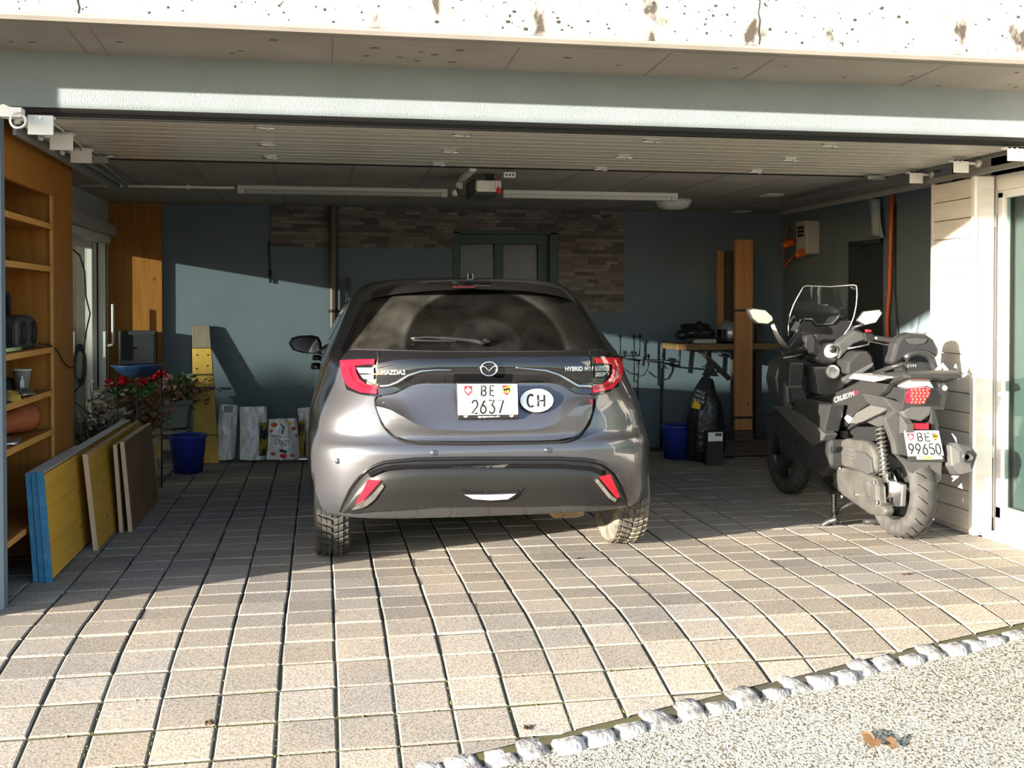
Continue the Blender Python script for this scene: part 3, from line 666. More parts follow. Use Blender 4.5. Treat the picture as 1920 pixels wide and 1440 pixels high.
# bumper: black lower part framed by an arch, sensors
lb_t = Z6((246, 1188), (262, 1150), (292, 1085), (330, 1032), (385, 985), (450, 960), (600, 946), (860, 942), (1250, 942), (1400, 950), (1470, 968), (1520, 1010), (1556, 1080), (1584, 1158))
lb_b = Z6((262, 1200), (300, 1196), (350, 1190), (420, 1185), (500, 1180), (600, 1170), (760, 1166), (900, 1166), (1050, 1164), (1200, 1160), (1320, 1160), (1420, 1162), (1500, 1162), (1580, 1164))
put('bumper_lower', patch(lb_t, lb_b, 40, 10, .006, .05, prof=lambda u, t: .05 * min(1, t * 3.2) ** .8 - .03 * max(0, t - .6)), PLAST, car)
m = MB(); m.tube([hit(x, y, .012) for x, y in curve(lb_t, 60)], .009, 6); put('bumper_bead', m, GLOSSB, car)
hl = Z6((372, 1010), (420, 985), (500, 972), (860, 966), (1250, 966), (1420, 978), (1480, 1000))
hl2 = Z6((380, 1030), (440, 1000), (520, 990), (860, 984), (1250, 986), (1410, 996), (1476, 1024))
put('bumper_ledge', patch(hl, hl2, 30, 2, .028, .01, prof=lambda u, t: .024 * t), GLOSSB, car)
for red, trim in ((((372, 1044), (432, 1046)), ((312, 1160), (352, 1138))), (((1448, 1030), (1502, 1018)), ((1530, 1128), (1546, 1122)))):
    put('reflector', patch(Z6(*red), Z6(*trim), 3, 4, .064, .02), REDL, car)
m = patch(Z6((438, 1062), (388, 1118), (352, 1146), (318, 1164)), Z6((448, 1072), (402, 1136), (356, 1172), (296, 1184)), 8, 2, .064, .02); put('reflector_trim', m, CHROME, car); m = MB()
patch(Z6((1440, 1036), (1462, 1062), (1500, 1110), (1530, 1134)), Z6((1430, 1050), (1452, 1076), (1494, 1128), (1524, 1146)), 8, 2, .064, .02, mb=m)
put('reflector_trim', m, CHROME, car)
m = patch(Z6((806, 1088), (850, 1098), (950, 1100), (1060, 1092), (1104, 1076)), Z6((846, 1134), (880, 1144), (950, 1146), (1020, 1142), (1050, 1130)), 10, 3, .058, .02); put('rear_light_pod', m, GLOSSB, car)
m = patch(Z6((822, 1112), (940, 1112), (1062, 1108)), Z6((862, 1132), (945, 1138), (1024, 1132)), 10, 2, .066, .015); put('reversing_light', m, mat('frosted_lens', (.55, .56, .57), .25, .4), car)
for u, v in ((233, 955), (677, 917), (1207, 905)):
    x, y = Z6((u, v))[0]; p = hit(x, y, .003); m = MB(); m.lathe([(0, .0), (.010, .0), (.0105, -.001), (.0125, .0)], p - Vector((0, .002, 0)), (0, -1, 0), 16); m.lathe([(.0128, -.003), (.014, .001), (.0152, -.003)], p - Vector((0, .001, 0)), (0, -1, 0), 16); put('parking_sensor', m, PAINT if u < 1e4 else None, car)
BADGE = mat('badge_silver', (.75, .75, .75), .4, .3)
# badges and lettering
c = Z6((935, 525))[0]; p0 = hit(c[0], c[1], .034)
m = MB(); ring = [p0 + Vector((.041 * math.cos(a), -.006, .035 * math.sin(a))) for a in [2 * math.pi * i / 28 for i in range(29)]]; m.tube(ring, .0045, 8, cap=False)
wing = [(-.037, .012), (-.022, .012), (-.008, -.002), (0, -.012), (.008, -.002), (.022, .012), (.037, .012)]
m.tube([p0 + Vector((x, -.007, z)) for x, z in wing], .0036, 6); put('badge', m, CHROME, car)
m = MB(); m.lathe([(0, 0), (.038, 0)], p0 - Vector((0, .002, 0)), (0, -1, 0), 24, sy=.86); put('badge_field', m, GLOSSB, car)
def lettering(parent, s, cx_, cy_, wpx, hpx, off, mt, name='lettering', surf=None, deep=.003):
    p = (surf or hit)(cx_, cy_, off); d = (p - CAMP).dot(_f); mm = text_mesh(s, wpx * d / FPX, hpx * d / FPX, p, hit(cx_ + wpx / 2, cy_, off) - hit(cx_ - wpx / 2, cy_, off), (0, 0, 1), deep)
    return put(name, mm, mt, parent)
x, y = Z6((491, 541))[0]; lettering(car, 'MAZDA2', x, y, 46, 8.5, .034, BADGE)
x, y = Z6((1330, 525))[0]; lettering(car, 'HYBRID', x, y, 36, 8, .034, BADGE)
x, y = Z6((1388, 523))[0]; lettering(car, '(e', x, y, 8, 8, .034, BADGE)
# number plate
PLY = CY + .02
def flat(px, py, off): return ony(px, py, PLY - off)
def quad(mb, pts, off, th=.004, surf=flat):
    q = [surf(x, y, off) for x, y in pts]; mb.prism(q, (0, th, 0)); return mb
m = quad(MB(), Z6((785, 590), (1070, 590), (1076, 757), (790, 760)), .012, .03); plate = put('plate_holder', m, PLAST, car, bevel=.004)
m = quad(MB(), Z6((789, 596), (1068, 596), (1072, 738), (793, 741)), .018); put('number_plate', m, PLATEW, plate, bevel=.002)
def ptext(s, u0, v0, u1, v1, off, mt=INK, deep=.0012, nm='lettering'):
    (x0, y0), (x1, y1) = Z6((u0, v0), (u1, v1)); p = flat((x0 + x1) / 2, (y0 + y1) / 2, off); d = (p - CAMP).dot(_f)
    return put(nm, text_mesh(s, (x1 - x0) * d / FPX, (y1 - y0) * d / FPX, p, (1, 0, 0), (0, 0, 1), deep), mt, plate)
def glyph(mb, strokes, u0, v0, u1, v1, off, w, surf, Z):
    """plate characters drawn as even strokes in a unit box"""
    for st in strokes:
        pts = [surf(*Z((u0 + a * (u1 - u0), v1 + b * (v0 - v1)))[0], off) for a, b in st]
        mb.tube(pts, w, 6, flat=.25, up=(0, 1, 0))
arc = lambda cx, cy, rx, ry, a0, a1, n=10: [(cx + rx * math.cos(math.radians(a0 + (a1 - a0) * i / n)), cy + ry * math.sin(math.radians(a0 + (a1 - a0) * i / n))) for i in range(n + 1)]
GL = {'B': [[(.1, 0), (.1, 1), (.5, 1)] + arc(.5, .76, .4, .24, 90, -90) + [(.1, .52)], [(.5, .52)] + arc(.5, .26, .45, .26, 90, -90) + [(.1, 0)]],
      'E': [[(.95, 0), (.1, 0), (.1, 1), (.92, 1)], [(.1, .52), (.8, .52)]],
      '2': [arc(.5, .7, .42, .3, 170, -35) + [(.05, 0), (.95, 0)]],
      '6': [[(.75, 1), (.3, .6)] + arc(.5, .3, .42, .3, 150, 510, 18)],
      '3': [[(.1, .95), (.1, 1), (.9, 1), (.45, .6)] + arc(.48, .3, .44, .3, 80, -150)],
      '7': [[(.05, 1), (.95, 1), (.35, 0)]],
      '9': [[(.25, 0), (.7, .4)] + arc(.5, .7, .42, .3, -30, 330, 18)],
      '5': [[(.88, 1), (.2, 1), (.13, .57)] + arc(.48, .31, .44, .31, 120, -150)],
      '0': [arc(.5, .5, .42, .5, 0, 360, 20)],
      'C': [arc(.52, .5, .44, .5, 50, 310, 14)], 'H': [[(.1, 0), (.1, 1)], [(.9, 0), (.9, 1)], [(.1, .5), (.9, .5)]]}
m = MB()
for ch, u0, u1 in (('B', 898, 922), ('E', 938, 960)): glyph(m, GL[ch], u0, 605, u1, 650, .0186, .0050, flat, Z6)
for ch, u0 in (('2', 854), ('6', 893), ('3', 933), ('7', 974)): glyph(m, GL[ch], u0, 672, u0 + 30, 732, .0186, .0054, flat, Z6)
put('plate_characters', m, INK, plate)
def shield(u0, v0, u1, v1, surf, Z, off, parent, kind):
    pts = [(u0, v0), (u1, v0), (u1, v0 + (v1 - v0) * .6), ((u0 * .35 + u1 * .65), v0 + (v1 - v0) * .88), ((u0 + u1) / 2, v1), ((u0 * .65 + u1 * .35), v0 + (v1 - v0) * .88), (u0, v0 + (v1 - v0) * .6)]
    W_, H_ = u1 - u0, v1 - v0; uc = (u0 + u1) / 2
    def q(mb, pp, o): mb.prism([surf(*Z(p)[0], o) for p in pp], (0, .001, 0)); return mb
    s = put('crest', q(MB(), pts, off), REDI, parent)
    if kind == 'cross':
        m = MB(); a, b = W_ * .13, W_ * .34; vc = v0 + H_ * .45
        q(m, [(uc - a, vc - b), (uc + a, vc - b), (uc + a, vc + b), (uc - a, vc + b)], off + .0008); q(m, [(uc - b, vc - a), (uc + b, vc - a), (uc + b, vc + a), (uc - b, vc + a)], off + .0012); put('cross', m, PLATEW, s)
    else:
        m = MB(); q(m, [(u0 + W_ * .02, v0 + H_ * .62), (u0 + W_ * .02, v0 + H_ * .30), (u1 - W_ * .02, v0 + H_ * .02), (u1 - W_ * .02, v0 + H_ * .55), (uc + W_ * .1, v0 + H_ * .75)], off + .0008); put('bend', m, YELI, s)
        m = MB(); B = lambda *pp: q(m, [(u0 + W_ * a, v0 + H_ * b) for a, b in pp], off + .0014)
        B((.12, .42), (.35, .30), (.7, .22), (.88, .28), (.92, .42), (.6, .46), (.3, .52)); B((.05, .36), (.2, .28), (.3, .38), (.18, .50)); B((.22, .46), (.34, .44), (.30, .66), (.2, .66)); B((.45, .44), (.56, .42), (.52, .62), (.42, .62)); B((.72, .38), (.84, .38), (.9, .58), (.8, .60)); B((.86, .3), (.97, .36), (.97, .52), (.9, .5)); put('bear', m, INK, s)
shield(820, 604, 858, 652, flat, Z6, .0186, plate, 'cross'); shield(998, 602, 1036, 650, flat, Z6, .0186, plate, 'bear')
ptext('lgngauto.ch', 884, 743, 985, 753, .013, PLATEW); ptext('igi', 818, 742, 836, 752, .013, PLATEW); ptext('igi', 1032, 740, 1050, 750, .013, PLATEW)
# country sticker
c = Z6((1158, 672))[0]; 
def stick(px, py, off): return hit(px, py, off + .031)
m = MB(); ring = [stick(c[0] + 31.4 * math.cos(a), c[1] + 22.6 * math.sin(a), .004) for a in [2 * math.pi * i / 40 for i in range(40)]]
ctr = stick(c[0], c[1], .004); m.add(ring + [ctr], [(i, (i + 1) % 40, 40) for i in range(40)], True); st = put('country_sticker', m, PLATEW, car)
m = MB(); m.tube([p - Vector((0, .0005, 0)) for p in ring] + [ring[0]], .0016, 5, cap=False)
for ch, u0 in (('C', 1112), ('H', 1160)): glyph(m, GL[ch], u0, 646, u0 + 36, 702, .0044, .0060, stick, Z6)
put('sticker_letters', m, INK, st)
# wiper
m = MB(); A = Z6((915, 408), (870, 395), (760, 384), (640, 378), (572, 384)); m.tube([hit(x, y, .035) for x, y in curve(A, 14)], [.014] * 3 + [.011] * 6 + [.007] * 6, 8)
p = hit(*Z6((922, 398))[0], .03); m.ball(p, (.026, .02, .016)); wi = put('wiper', m, PLAST, car)
m = MB(); A = Z6((580, 392), (700, 396), (805, 396)); m.tube([hit(x, y, .022) for x, y in curve(A, 8)], .006, 6); put('wiper_blade', m, RUB, wi)
# aerial on the roof
p = ony(882, 523, 5.95); m = MB()
for i in range(6):
    t = i / 5; 
m.add([p + Vector(v) for v in ((-.022, 0, -.02), (.022, 0, -.02), (.014, .0, .035), (-.014, 0, .035), (-.02, .12, -.015), (.02, .12, -.015), (.006, .10, .012), (-.006, .10, .012))], [(0, 1, 2, 3), (1, 5, 6, 2), (5, 4, 7, 6), (4, 0, 3, 7), (3, 2, 6, 7), (0, 4, 5, 1)])
put('aerial', m, GLOSSB, car, bevel=.005)
# door mirrors
def mirror(s):
    m = MB(); p = Vector((CX - .925, CY + 2.35, 1.065)) if s < 0 else Vector((CX + .925, CY + 2.35, 1.065))
    if s < 0: p = ony(574, 648, CY + 2.35)
    pts = [(-.12, .02), (-.10, .055), (-.05, .07), (.04, .072), (.085, .06), (.105, .02), (.11, -.04), (.06, -.062), (-.03, -.05), (-.09, -.03)]
    pts = [(-s * a if s > 0 else a, b) for a, b in pts]
    ring = lambda k, dy: [p + Vector((a * k, dy - s * .38 * a * k, b * k)) for a, b in pts]
    n = len(pts); vs = ring(.93, -.015) + ring(1, 0) + ring(.95, .06) + ring(.6, .11)
    m.add(vs, [list(range(n)), [3 * n + i for i in range(n)][::-1]] + [(j * n + i, j * n + (i + 1) % n, (j + 1) * n + (i + 1) % n, (j + 1) * n + i) for j in range(3) for i in range(n)])
    m.tube([p + Vector((-s * .08, .03, -.03)), p + Vector((-s * .20, .04, -.07))], .03, 8)
    o = put('door_mirror', m, GLOSSB, car, sub=0, bevel=.004)
    g = MB(); g.add(ring(.82, -.017), [list(range(n))]); put('mirror_glass', g, mat('mirror', (.7, .72, .72), .03, 1) if s < 0 else bpy.data.materials['mirror'], o)
mirror(-1); mirror(1)
# side windows, handles, side trim
def sideP(s, y, z, off): return Vector((CX + s * (lerp(TW, z) + off), CY + y, z))
for s in (-1, 1):
    m = MB(); m.grid(lambda a, b: sideP(s, (1.25 + .25 * b) + (2.75 - 1.25 - .95 * b) * a, 1.13 + .26 * b, .003), 14, 5); put('side_window', m, CARGL, car)
    for yy in (1.15, 2.15):
        m = MB(); m.tube([sideP(s, yy - .08, .985, .004), sideP(s, yy - .05, .985, .035), sideP(s, yy + .05, .99, .035), sideP(s, yy + .09, .99, .004)], [.012, .015, .015, .012], 8); put('door_handle', m, PLAST, car)
# exhaust silencer, tow hook
GOLD = mat('heated_steel', (.42, .30, .17), .25, 1)
m = MB(); a, b = onz(1030, 950, .31), None
p1, p2 = ony(1030, 949, CY + .35), ony(1108, 952, CY + .35)
m.lathe([(0, 0), (.05, .0), (.075, .03), (.078, .15), (.07, .19), (0, .2)], ony(1028, 945, CY + .36), (1, 0, 0), 20, sx=.6, sy=1)
m.tube([ony(1085, 950, CY + .2), ony(1085, 950, CY + .36)], .018); put('silencer', m, GOLD, car)
m = MB()
for dx in (-3, 3): m.tube([ony(732 + dx, 952, CY + .18), ony(732 + dx, 968, CY + .18)], .006)
put('towing_loop', m, SILV, car)
# wheels
TYRE = mat('tyre_rubber', (.022, .022, .022), .8, c2=(.05, .045, .04), scale=14)
PALETYRE = mat('pale_tyre_rubber', (.14, .12, .09), .85, c2=(.05, .045, .04), scale=16)  # paler brown rubber, right rear wheel only
RIMM = mat('wheel_silver', (.45, .44, .43), .4, .8)
def wheel(x, y, s, tm):
    o = Vector((x, y, .308)); m = MB()
    m.lathe([(.20, -.085), (.25, -.095), (.285, -.09), (.299, -.075), (.300, 0), (.299, .075), (.285, .09), (.25, .095), (.20, .085), (.19, 0), (.20, -.085)], o, (1, 0, 0), 48)
    w = put('wheel', m, tm, car)
    t = MB()
    NB = 44
    for k in range(NB):
        a = 2 * math.pi * k / NB
        M = Matrix.Translation(o) @ Matrix.Rotation(a, 4, 'X')
        for sx in (-1, 1):
            for c_ in range(3):
                x0 = .006 + c_ * .026; x1 = x0 + .022
                sk = .34
                for rr in ((0, .0),):
                    q = [(sx * x0, sk * x0 * 1.0 - .013), (sx * x1, sk * x1 * 1.4 - .013), (sx * x1, sk * x1 * 1.4 + .014), (sx * x0, sk * x0 + .014)]
                    t.hexa([M @ Vector((a_, b_, .2985)) for a_, b_ in q], [M @ Vector((a_, b_, .3085 - (.006 if c_ == 2 else 0))) for a_, b_ in q])
    put('tread', t, tm, w, kind='stuff')
    r = MB(); r.lathe([(.20, -.08), (.195, -.07), (.175, -.02), (.175, .06), (.2, .085)], o, (1, 0, 0), 32); r.lathe([(0, s * .06), (.06, s * .06), (.07, s * .03), (.07, 0)], o, (1, 0, 0), 20)
    for k in range(5):
        a = 2 * math.pi * k / 5; d = Vector((0, math.cos(a), math.sin(a))); r.tube([o + d * .05 + Vector((s * .05, 0, 0)), o + d * .185 + Vector((s * .06, 0, 0))], [.03, .022], 6)
    put('rim', r, RIMM, w)
wheel(.055, CY + .64, -1, TYRE); wheel(1.665, CY + .64, 1, PALETYRE); wheel(.10, CY + 3.19, -1, TYRE); wheel(1.60, CY + 3.19, 1, TYRE)
# ------------------------------------------------------------ the maxi scooter
SX, SYR = 3.285, 5.62
GREY1 = mat('dark_grey_plastic', (.042, .042, .042), .32)
GREY2 = mat('matt_black_plastic', (.018, .018, .019), .4)
GREY3 = mat('mid_grey_plastic', (.055, .055, .054), .38)
SEATM = mat('black_vinyl', (.016, .016, .016), .5, bump=.2, bscale=300)
CAST = mat('dusty_cast_metal', (.075, .072, .066), .5, .3, c2=(.048, .046, .043), scale=12)
TSILV = mat('satin_silver_plastic', (.45, .45, .44), .35, .4)
STYRE = mat('worn_scooter_tyre', (.022, .021, .02), .8, c2=(.042, .04, .037), scale=18)
Z8 = lambda *p: [(1380 + u / 2.6667, 500 + v / 2.6667) for u, v in p]
sc = thing('scooter', 'black maxi scooter with clear windscreen and backrest, seen from behind', 'scooter', (SX, 6.2, 0))
def sp(pts, X, th, mb=None):
    mb = mb or MB(); mb.prism([onx(x, y, X) for x, y in Z8(*pts)], (th, 0, 0)); return mb
def rp(pts, Y, th, mb=None, tilt=0):
    mb = mb or MB()
    if tilt:
        c = Z8(*pts); cy = sum(p[1] for p in c) / len(c); cx = sum(p[0] for p in c) / len(c); o = ony(cx, cy, Y); n = Vector((0, -math.cos(tilt), math.sin(tilt)))
        mb.prism([onpl(x, y, o, n) for x, y in c], -n * th)
    else: mb.prism([ony(x, y, Y) for x, y in Z8(*pts)], (0, th, 0))
    return mb
def P(name, mb, mt, bevel=.006, par=None, **k): return put(name, mb, mt, par or sc, bevel=bevel, **k)
y8 = lambda u, v, Y: ony(*Z8((u, v))[0], Y)
x8 = lambda u, v, X: onx(*Z8((u, v))[0], X)
# wheels
def swheel(x, y, z, w, name):
    o = Vector((x, y, z)); m = MB(); R_ = .29
    m.lathe([(.185, -w * .36), (.215, -w * .48), (.25, -w * .5), (.272, -w * .40), (.286, -w * .2), (.29, 0), (.286, w * .2), (.272, w * .40), (.25, w * .5), (.215, w * .48), (.185, w * .36), (.18, 0), (.185, -w * .36)], o, (1, 0, 0), 56)
    wh = put(name, m, STYRE, sc)
    g = MB()
    for k in range(26):
        a = 2 * math.pi * k / 26; M = Matrix.Translation(o) @ Matrix.Rotation(a, 4, 'X')
        for s in (-1, 1):
            pts = [(s * w * .06, .292, -.01), (s * w * .22, .287, .012), (s * w * .38, .275, .03)]
            g.tube([M @ Vector((p[0], p[2] + (.06 if s > 0 else 0), p[1])) for p in pts], [.0018, .003, .0026], 5)
    put('tread_groove', g, RUB, wh, kind='stuff')
    r = MB(); r.lathe([(.188, -w * .36), (.17, -w * .25), (.165, 0), (.17, w * .25), (.188, w * .36)], o, (1, 0, 0), 40); r.lathe([(0, -.05), (.045, -.05), (.05, .05), (0, .05)], o, (1, 0, 0), 20)
    for k in range(5):
        a = 2 * math.pi * k / 5; d = Vector((0, math.cos(a), math.sin(a))); r.tube([o + d * .03, o + d * .175], [.03, .02], 6)
    put('rim', r, GREY2, wh)
swheel(SX + .01, SYR, .292, .15, 'rear_wheel'); swheel(SX - .01, 7.08, .29, .12, 'front_wheel')
# frame core and front mass
P('frame_body', sp([(300, 640), (450, 650), (560, 600), (700, 590), (850, 610), (830, 720), (600, 790), (480, 860), (420, 1000), (300, 900), (230, 760)], SX - .13, .26), GREY2)
P('engine_block', sp([(470, 840), (560, 800), (730, 800), (760, 860), (720, 1060), (700, 1190), (560, 1130), (440, 1060)], SX - .10, .2), BLACK)
P('front_mudguard', sp([(215, 950), (230, 900), (330, 900), (420, 960), (440, 1010), (380, 980), (300, 950), (250, 960), (230, 1010)], SX - .09, .17), GREY2)
P('front_fork', MB().tube([Vector((SX - .11, 7.08, .29)), Vector((SX - .09, 6.85, .75))], .026).tube([Vector((SX + .09, 7.08, .29)), Vector((SX + .08, 6.85, .75))], .026), GREY2, 0)
# leg shield and tunnel
P('leg_shield', rp([(195, 560), (215, 475), (262, 452), (330, 478), (420, 535), (520, 560), (600, 545), (690, 470), (700, 560), (640, 640), (520, 680), (430, 690), (330, 660), (210, 640)], 6.62, .16), GREY1, .012)
P('glovebox_lid', rp([(285, 480), (385, 545), (400, 620), (330, 575), (300, 520)], 6.615, .02), GREY2, .003)
P('glovebox_lid', rp([(330, 530), (372, 562), (382, 612), (345, 580)], 6.605, .02), GREY1, .003)
P('side_cowl', sp([(190, 480), (230, 450), (270, 480), (262, 600), (300, 700), (250, 720), (178, 690), (182, 600)], 2.99, .10), GREY2, .01)
P('side_cowl', sp([(190, 480), (230, 450), (270, 480), (262, 600), (300, 700), (250, 720), (178, 690), (182, 600)], 3.02, .10).__class__().bb((SX + .18, 6.60, .62), (SX + .28, 6.95, .95)), GREY2, .01)
P('cowl_fin', sp([(236, 580), (250, 600), (256, 680), (280, 705), (262, 712), (238, 690)], 2.975, .02), GREY3, .003)
P('side_panel', sp([(172, 690), (245, 700), (330, 745), (445, 838), (428, 868), (385, 898), (330, 850), (250, 770)], 2.965, .09), GREY1, .01)
P('side_panel', sp([(300, 660), (430, 690), (470, 690), (440, 830), (330, 745), (262, 700)], 2.99, .1), GREY2, .01)
P('belly_pan', sp([(180, 705), (260, 775), (390, 900), (470, 860), (470, 1000), (440, 1040), (360, 1010), (250, 960), (215, 920)], 3.01, .5), GREY2, .02)
P('wing_badge', sp([(296, 866), (306, 868), (308, 882), (302, 898), (296, 890)], 2.958, .004), CHROME, 0)
P('centre_tunnel', rp([(385, 500), (455, 500), (520, 500), (548, 560), (500, 640), (455, 650), (410, 640), (400, 560)], 6.46, .2), GREY1, .012)
P('seat_nose', rp([(558, 540), (562, 480), (610, 425), (660, 420), (685, 450), (690, 482), (600, 545)], 6.35, .2), GREY2, .014)
P('seat_nose_trim', rp([(560, 550), (690, 480), (684, 500), (570, 575), (505, 622), (540, 560)], 6.33, .05), GREY3, .004)
m = MB(); m.lathe([(0, .0), (.034, .0), (.040, -.008), (.046, 0), (.046, .03)], y8(487, 527, 6.44), (0, 1, 0), 20); P('fuel_cap', m, TSILV, 0)
m = MB(); m.tube([y8(376, 605, 6.6), y8(378, 650, 6.6)], .018, 8); P('hook', m, CHROME, 0)
# cockpit
P('front_cowl', rp([(262, 400), (345, 262), (380, 262), (400, 290), (480, 286), (512, 250), (545, 240), (585, 290), (640, 330), (650, 380), (560, 440), (420, 450), (300, 470)], 6.80, .14), GREY2, .016)
P('cowl_edge', MB().tube([y8(u, v, 6.79) for u, v in ((262, 385), (300, 330), (345, 262), (378, 262), (402, 290), (480, 286), (515, 252), (545, 244))], .007, 6), GREY3, 0)
P('instrument_pod', rp([(395, 330), (520, 340), (600, 320), (640, 335), (600, 380), (520, 400), (440, 400), (400, 370)], 6.62, .16, tilt=.5), BLACK, .012)
P('steering_head', rp([(395, 470), (410, 400), (440, 380), (510, 380), (525, 410), (520, 460), (480, 495), (430, 490)], 6.5, .18), GREY1, .02)
m = MB(); m.lathe([(.0, .0), (.04, .0), (.055, .01), (.058, .03)], y8(484, 424, 6.48), (0, 1, 0), 20, sy=.8); ks = P('ignition_surround', m, TSILV, 0)
m = MB(); m.lathe([(.0, -.012), (.022, -.012), (.026, 0)], y8(484, 412, 6.475), (0, 1, 0), 16); P('ignition_lock', m, BLACK, 0, ks)
P('handlebar_cover', rp([(505, 385), (600, 318), (638, 330), (652, 366), (590, 388), (540, 440), (515, 465), (520, 420)], 6.47, .09), GREY1, .012)
P('handlebar_cover', rp([(340, 380), (400, 345), (430, 400), (410, 450), (360, 440)], 6.47, .09), GREY2, .012)
for s, a, b in ((-1, (392, 398), (228, 436)), (1, (655, 352), (804, 372))):
    m = MB(); m.tube([y8(*a, 6.5), y8(*b, 6.38)], .016, 10); P('handlebar', m, SILV, 0)
    g = MB(); c = [y8(a[0] + (b[0] - a[0]) * t, a[1] + (b[1] - a[1]) * t, 6.5 - .12 * t) for t in (.35, .4, .5, .6, .7, .8, .9, .97, 1)]; g.tube(c, [.021, .019, .02, .019, .02, .019, .02, .023, .020], 10); P('grip', g, RUB, 0)
    l = MB(); dv = 30 if s > 0 else -20; l.tube([y8(a[0] + s * 10, a[1] + 22, 6.55), y8((a[0] * .4 + b[0] * .6), (a[1] * .4 + b[1] * .6) + 26, 6.58), y8(b[0] - s * 10, b[1] + 20, 6.5)], .007, 6); P('brake_lever', l, SILV, 0)
P('switch_cluster', rp([(350, 345), (385, 335), (398, 370), (395, 430), (365, 440), (345, 400)], 6.45, .06), BLACK, .008)
sw = P('switch_cluster', rp([(640, 330), (690, 335), (695, 372), (650, 375)], 6.45, .06), BLACK, .008)
P('kill_switch', rp([(655, 314), (678, 316), (680, 328), (656, 328)], 6.46, .03), REDI, .004, sw)
P('lever_rod', MB().tube([y8(558, 410, 6.4), y8(640, 395, 6.4), y8(662, 388, 6.42), y8(664, 372, 6.44)], .006, 6), SILV, 0)
# windscreen: a curved clear sheet, leaning back
SCR = glassmat('clear_screen', (.95, .96, .96))
def scr(px, py):
    p = ony(px, py, 6.75); k = (p.z - 1.0) / .47; u_ = (p.x - SX) / .3
    return ony(px, py, 6.86 - .16 * k - .10 * u_ * u_)
L_ = Z8((340, 95), (320, 130), (290, 185), (270, 240), (262, 290), (262, 345)); R2 = Z8((602, 90), (606, 130), (602, 190), (590, 250), (570, 300), (540, 340))
A_, B_ = curve(L_, 10), curve(R2, 10); m = MB()
m.grid(lambda a, b: scr(A_[int(round(b * 10))][0] * (1 - a) + B_[int(round(b * 10))][0] * a, A_[int(round(b * 10))][1] * (1 - a) + B_[int(round(b * 10))][1] * a + 0), 14, 10)
ws = put('windscreen', m, SCR, sc)
ed = MB(); ed.tube([scr(x, y) for x, y in curve(L_[::-1] + Z8((470, 100)) + R2, 40)], .0035, 6); put('screen_edge', ed, mat('edge_highlight', (.42, .43, .43), .2), ws)  # pale rim tube, the screen's edge highlight put into its colour
for u, v in ((290, 265), (515, 258)):
    m = MB(); m.tube([y8(u - 14, v + 10, 6.8), y8(u, v - 14, 6.78), y8(u + 20, v + 4, 6.8)], .012, 6); put('screen_bracket', m, GREY2, ws)
# mirrors
for pts, st in (([(58, 215), (80, 206), (150, 215), (186, 250), (190, 270), (165, 290), (110, 285), (80, 260)], [(182, 288), (205, 345), (250, 410)]), ([(600, 270), (636, 222), (722, 212), (736, 230), (702, 282), (642, 296)], [(640, 290), (600, 300), (560, 350)])):
    lf = st[0][0] < 300; n_ = Vector((-.05, -1, .02) if lf else (-.37, -1, .02)).normalized()
    cu_, cv_ = sum(p[0] for p in pts) / len(pts), sum(p[1] for p in pts) / len(pts); o_ = y8(cu_, cv_, 6.55)
    q = [(cu_ + (u - cu_) * .88, cv_ + (v - cv_) * .86) for u, v in pts]
    f_ = lambda pp, o: [onpl(x, y, o_ + n_ * o, n_) for x, y in Z8(*pp)]
    mo_ = P('mirror', MB().prism(f_(pts, 0), -n_ * .05), GREY2, .01)
    g = MB(); g.add(f_(q, .003), [list(range(len(q)))]); put('mirror_glass', g, bpy.data.materials['mirror'], mo_)
    s_ = MB(); s_.tube([y8(*st[0], 6.57), y8(*st[1], 6.62), y8(*st[2], 6.68)], [.014, .018, .028], 8, flat=.7); put('mirror_stalk', s_, TSILV if st[0][0] < 300 else GREY2, mo_)
# seat, backrest, tail
seat = P('seat', sp([(432, 760), (440, 690), (500, 625), (560, 592), (650, 545), (730, 528), (835, 520), (860, 560), (760, 595), (740, 630), (560, 760), (535, 800), (445, 832)], SX - .17, .34), SEATM, .03)
def on_seat(px, py, o): return onx(px, py, SX - .17 - o)
m = MB()
p0, p1 = onx(*Z8((492, 668))[0], SX - .172), onx(*Z8((590, 634))[0], SX - .172)
dr_ = (p1 - p0); t_ = text_mesh('CRUISYM', dr_.length, .03, (p0 + p1) / 2, dr_, Vector((-1, 0, 0)).cross(dr_) * -1 if False else dr_.cross(Vector((-1, 0, 0))) * -1, .001)
put('lettering', t_, PLATEW, seat)
put('red_tag', sp([(588, 626), (606, 620), (607, 638), (589, 643)], SX - .173, .002), REDI, seat)
br = P('backrest', rp([(772, 480), (790, 430), (800, 385), (826, 346), (870, 330), (950, 335), (992, 362), (1016, 410), (1020, 442), (990, 466), (970, 450), (940, 432), (880, 432), (850, 458), (800, 495)], 5.60, .09), GREY2, .025)
put('backrest_panel', rp([(850, 362), (905, 356), (960, 362), (945, 385), (900, 392), (868, 385)], 5.592, .02), GREY1, br, bevel=.004)
m = MB(); m.tube([y8(u, v, 5.6) for u, v in ((846, 462), (868, 440), (900, 430), (945, 434), (975, 455), (990, 500), (1000, 530))], .022, 8); put('backrest_frame', m, GREY2, br)
tb = P('top_plate', rp([(835, 478), (860, 470), (975, 480), (985, 545), (845, 540)], 5.62, .12), GREY2, .008)
p = y8(878, 496, 5.617); put('lettering', text_mesh('SYM', .055, .016, p, (1, 0, 0), (0, 0, 1), .001), TSILV, tb)
P('grab_rail', MB().tube([x8(690, 532, SX - .17), x8(760, 508, SX - .18), x8(830, 488, SX - .15), x8(845, 505, SX - .10), x8(850, 540, SX - .09)], [.010, .013, .014, .013, .012], 8), GREY2, 0)
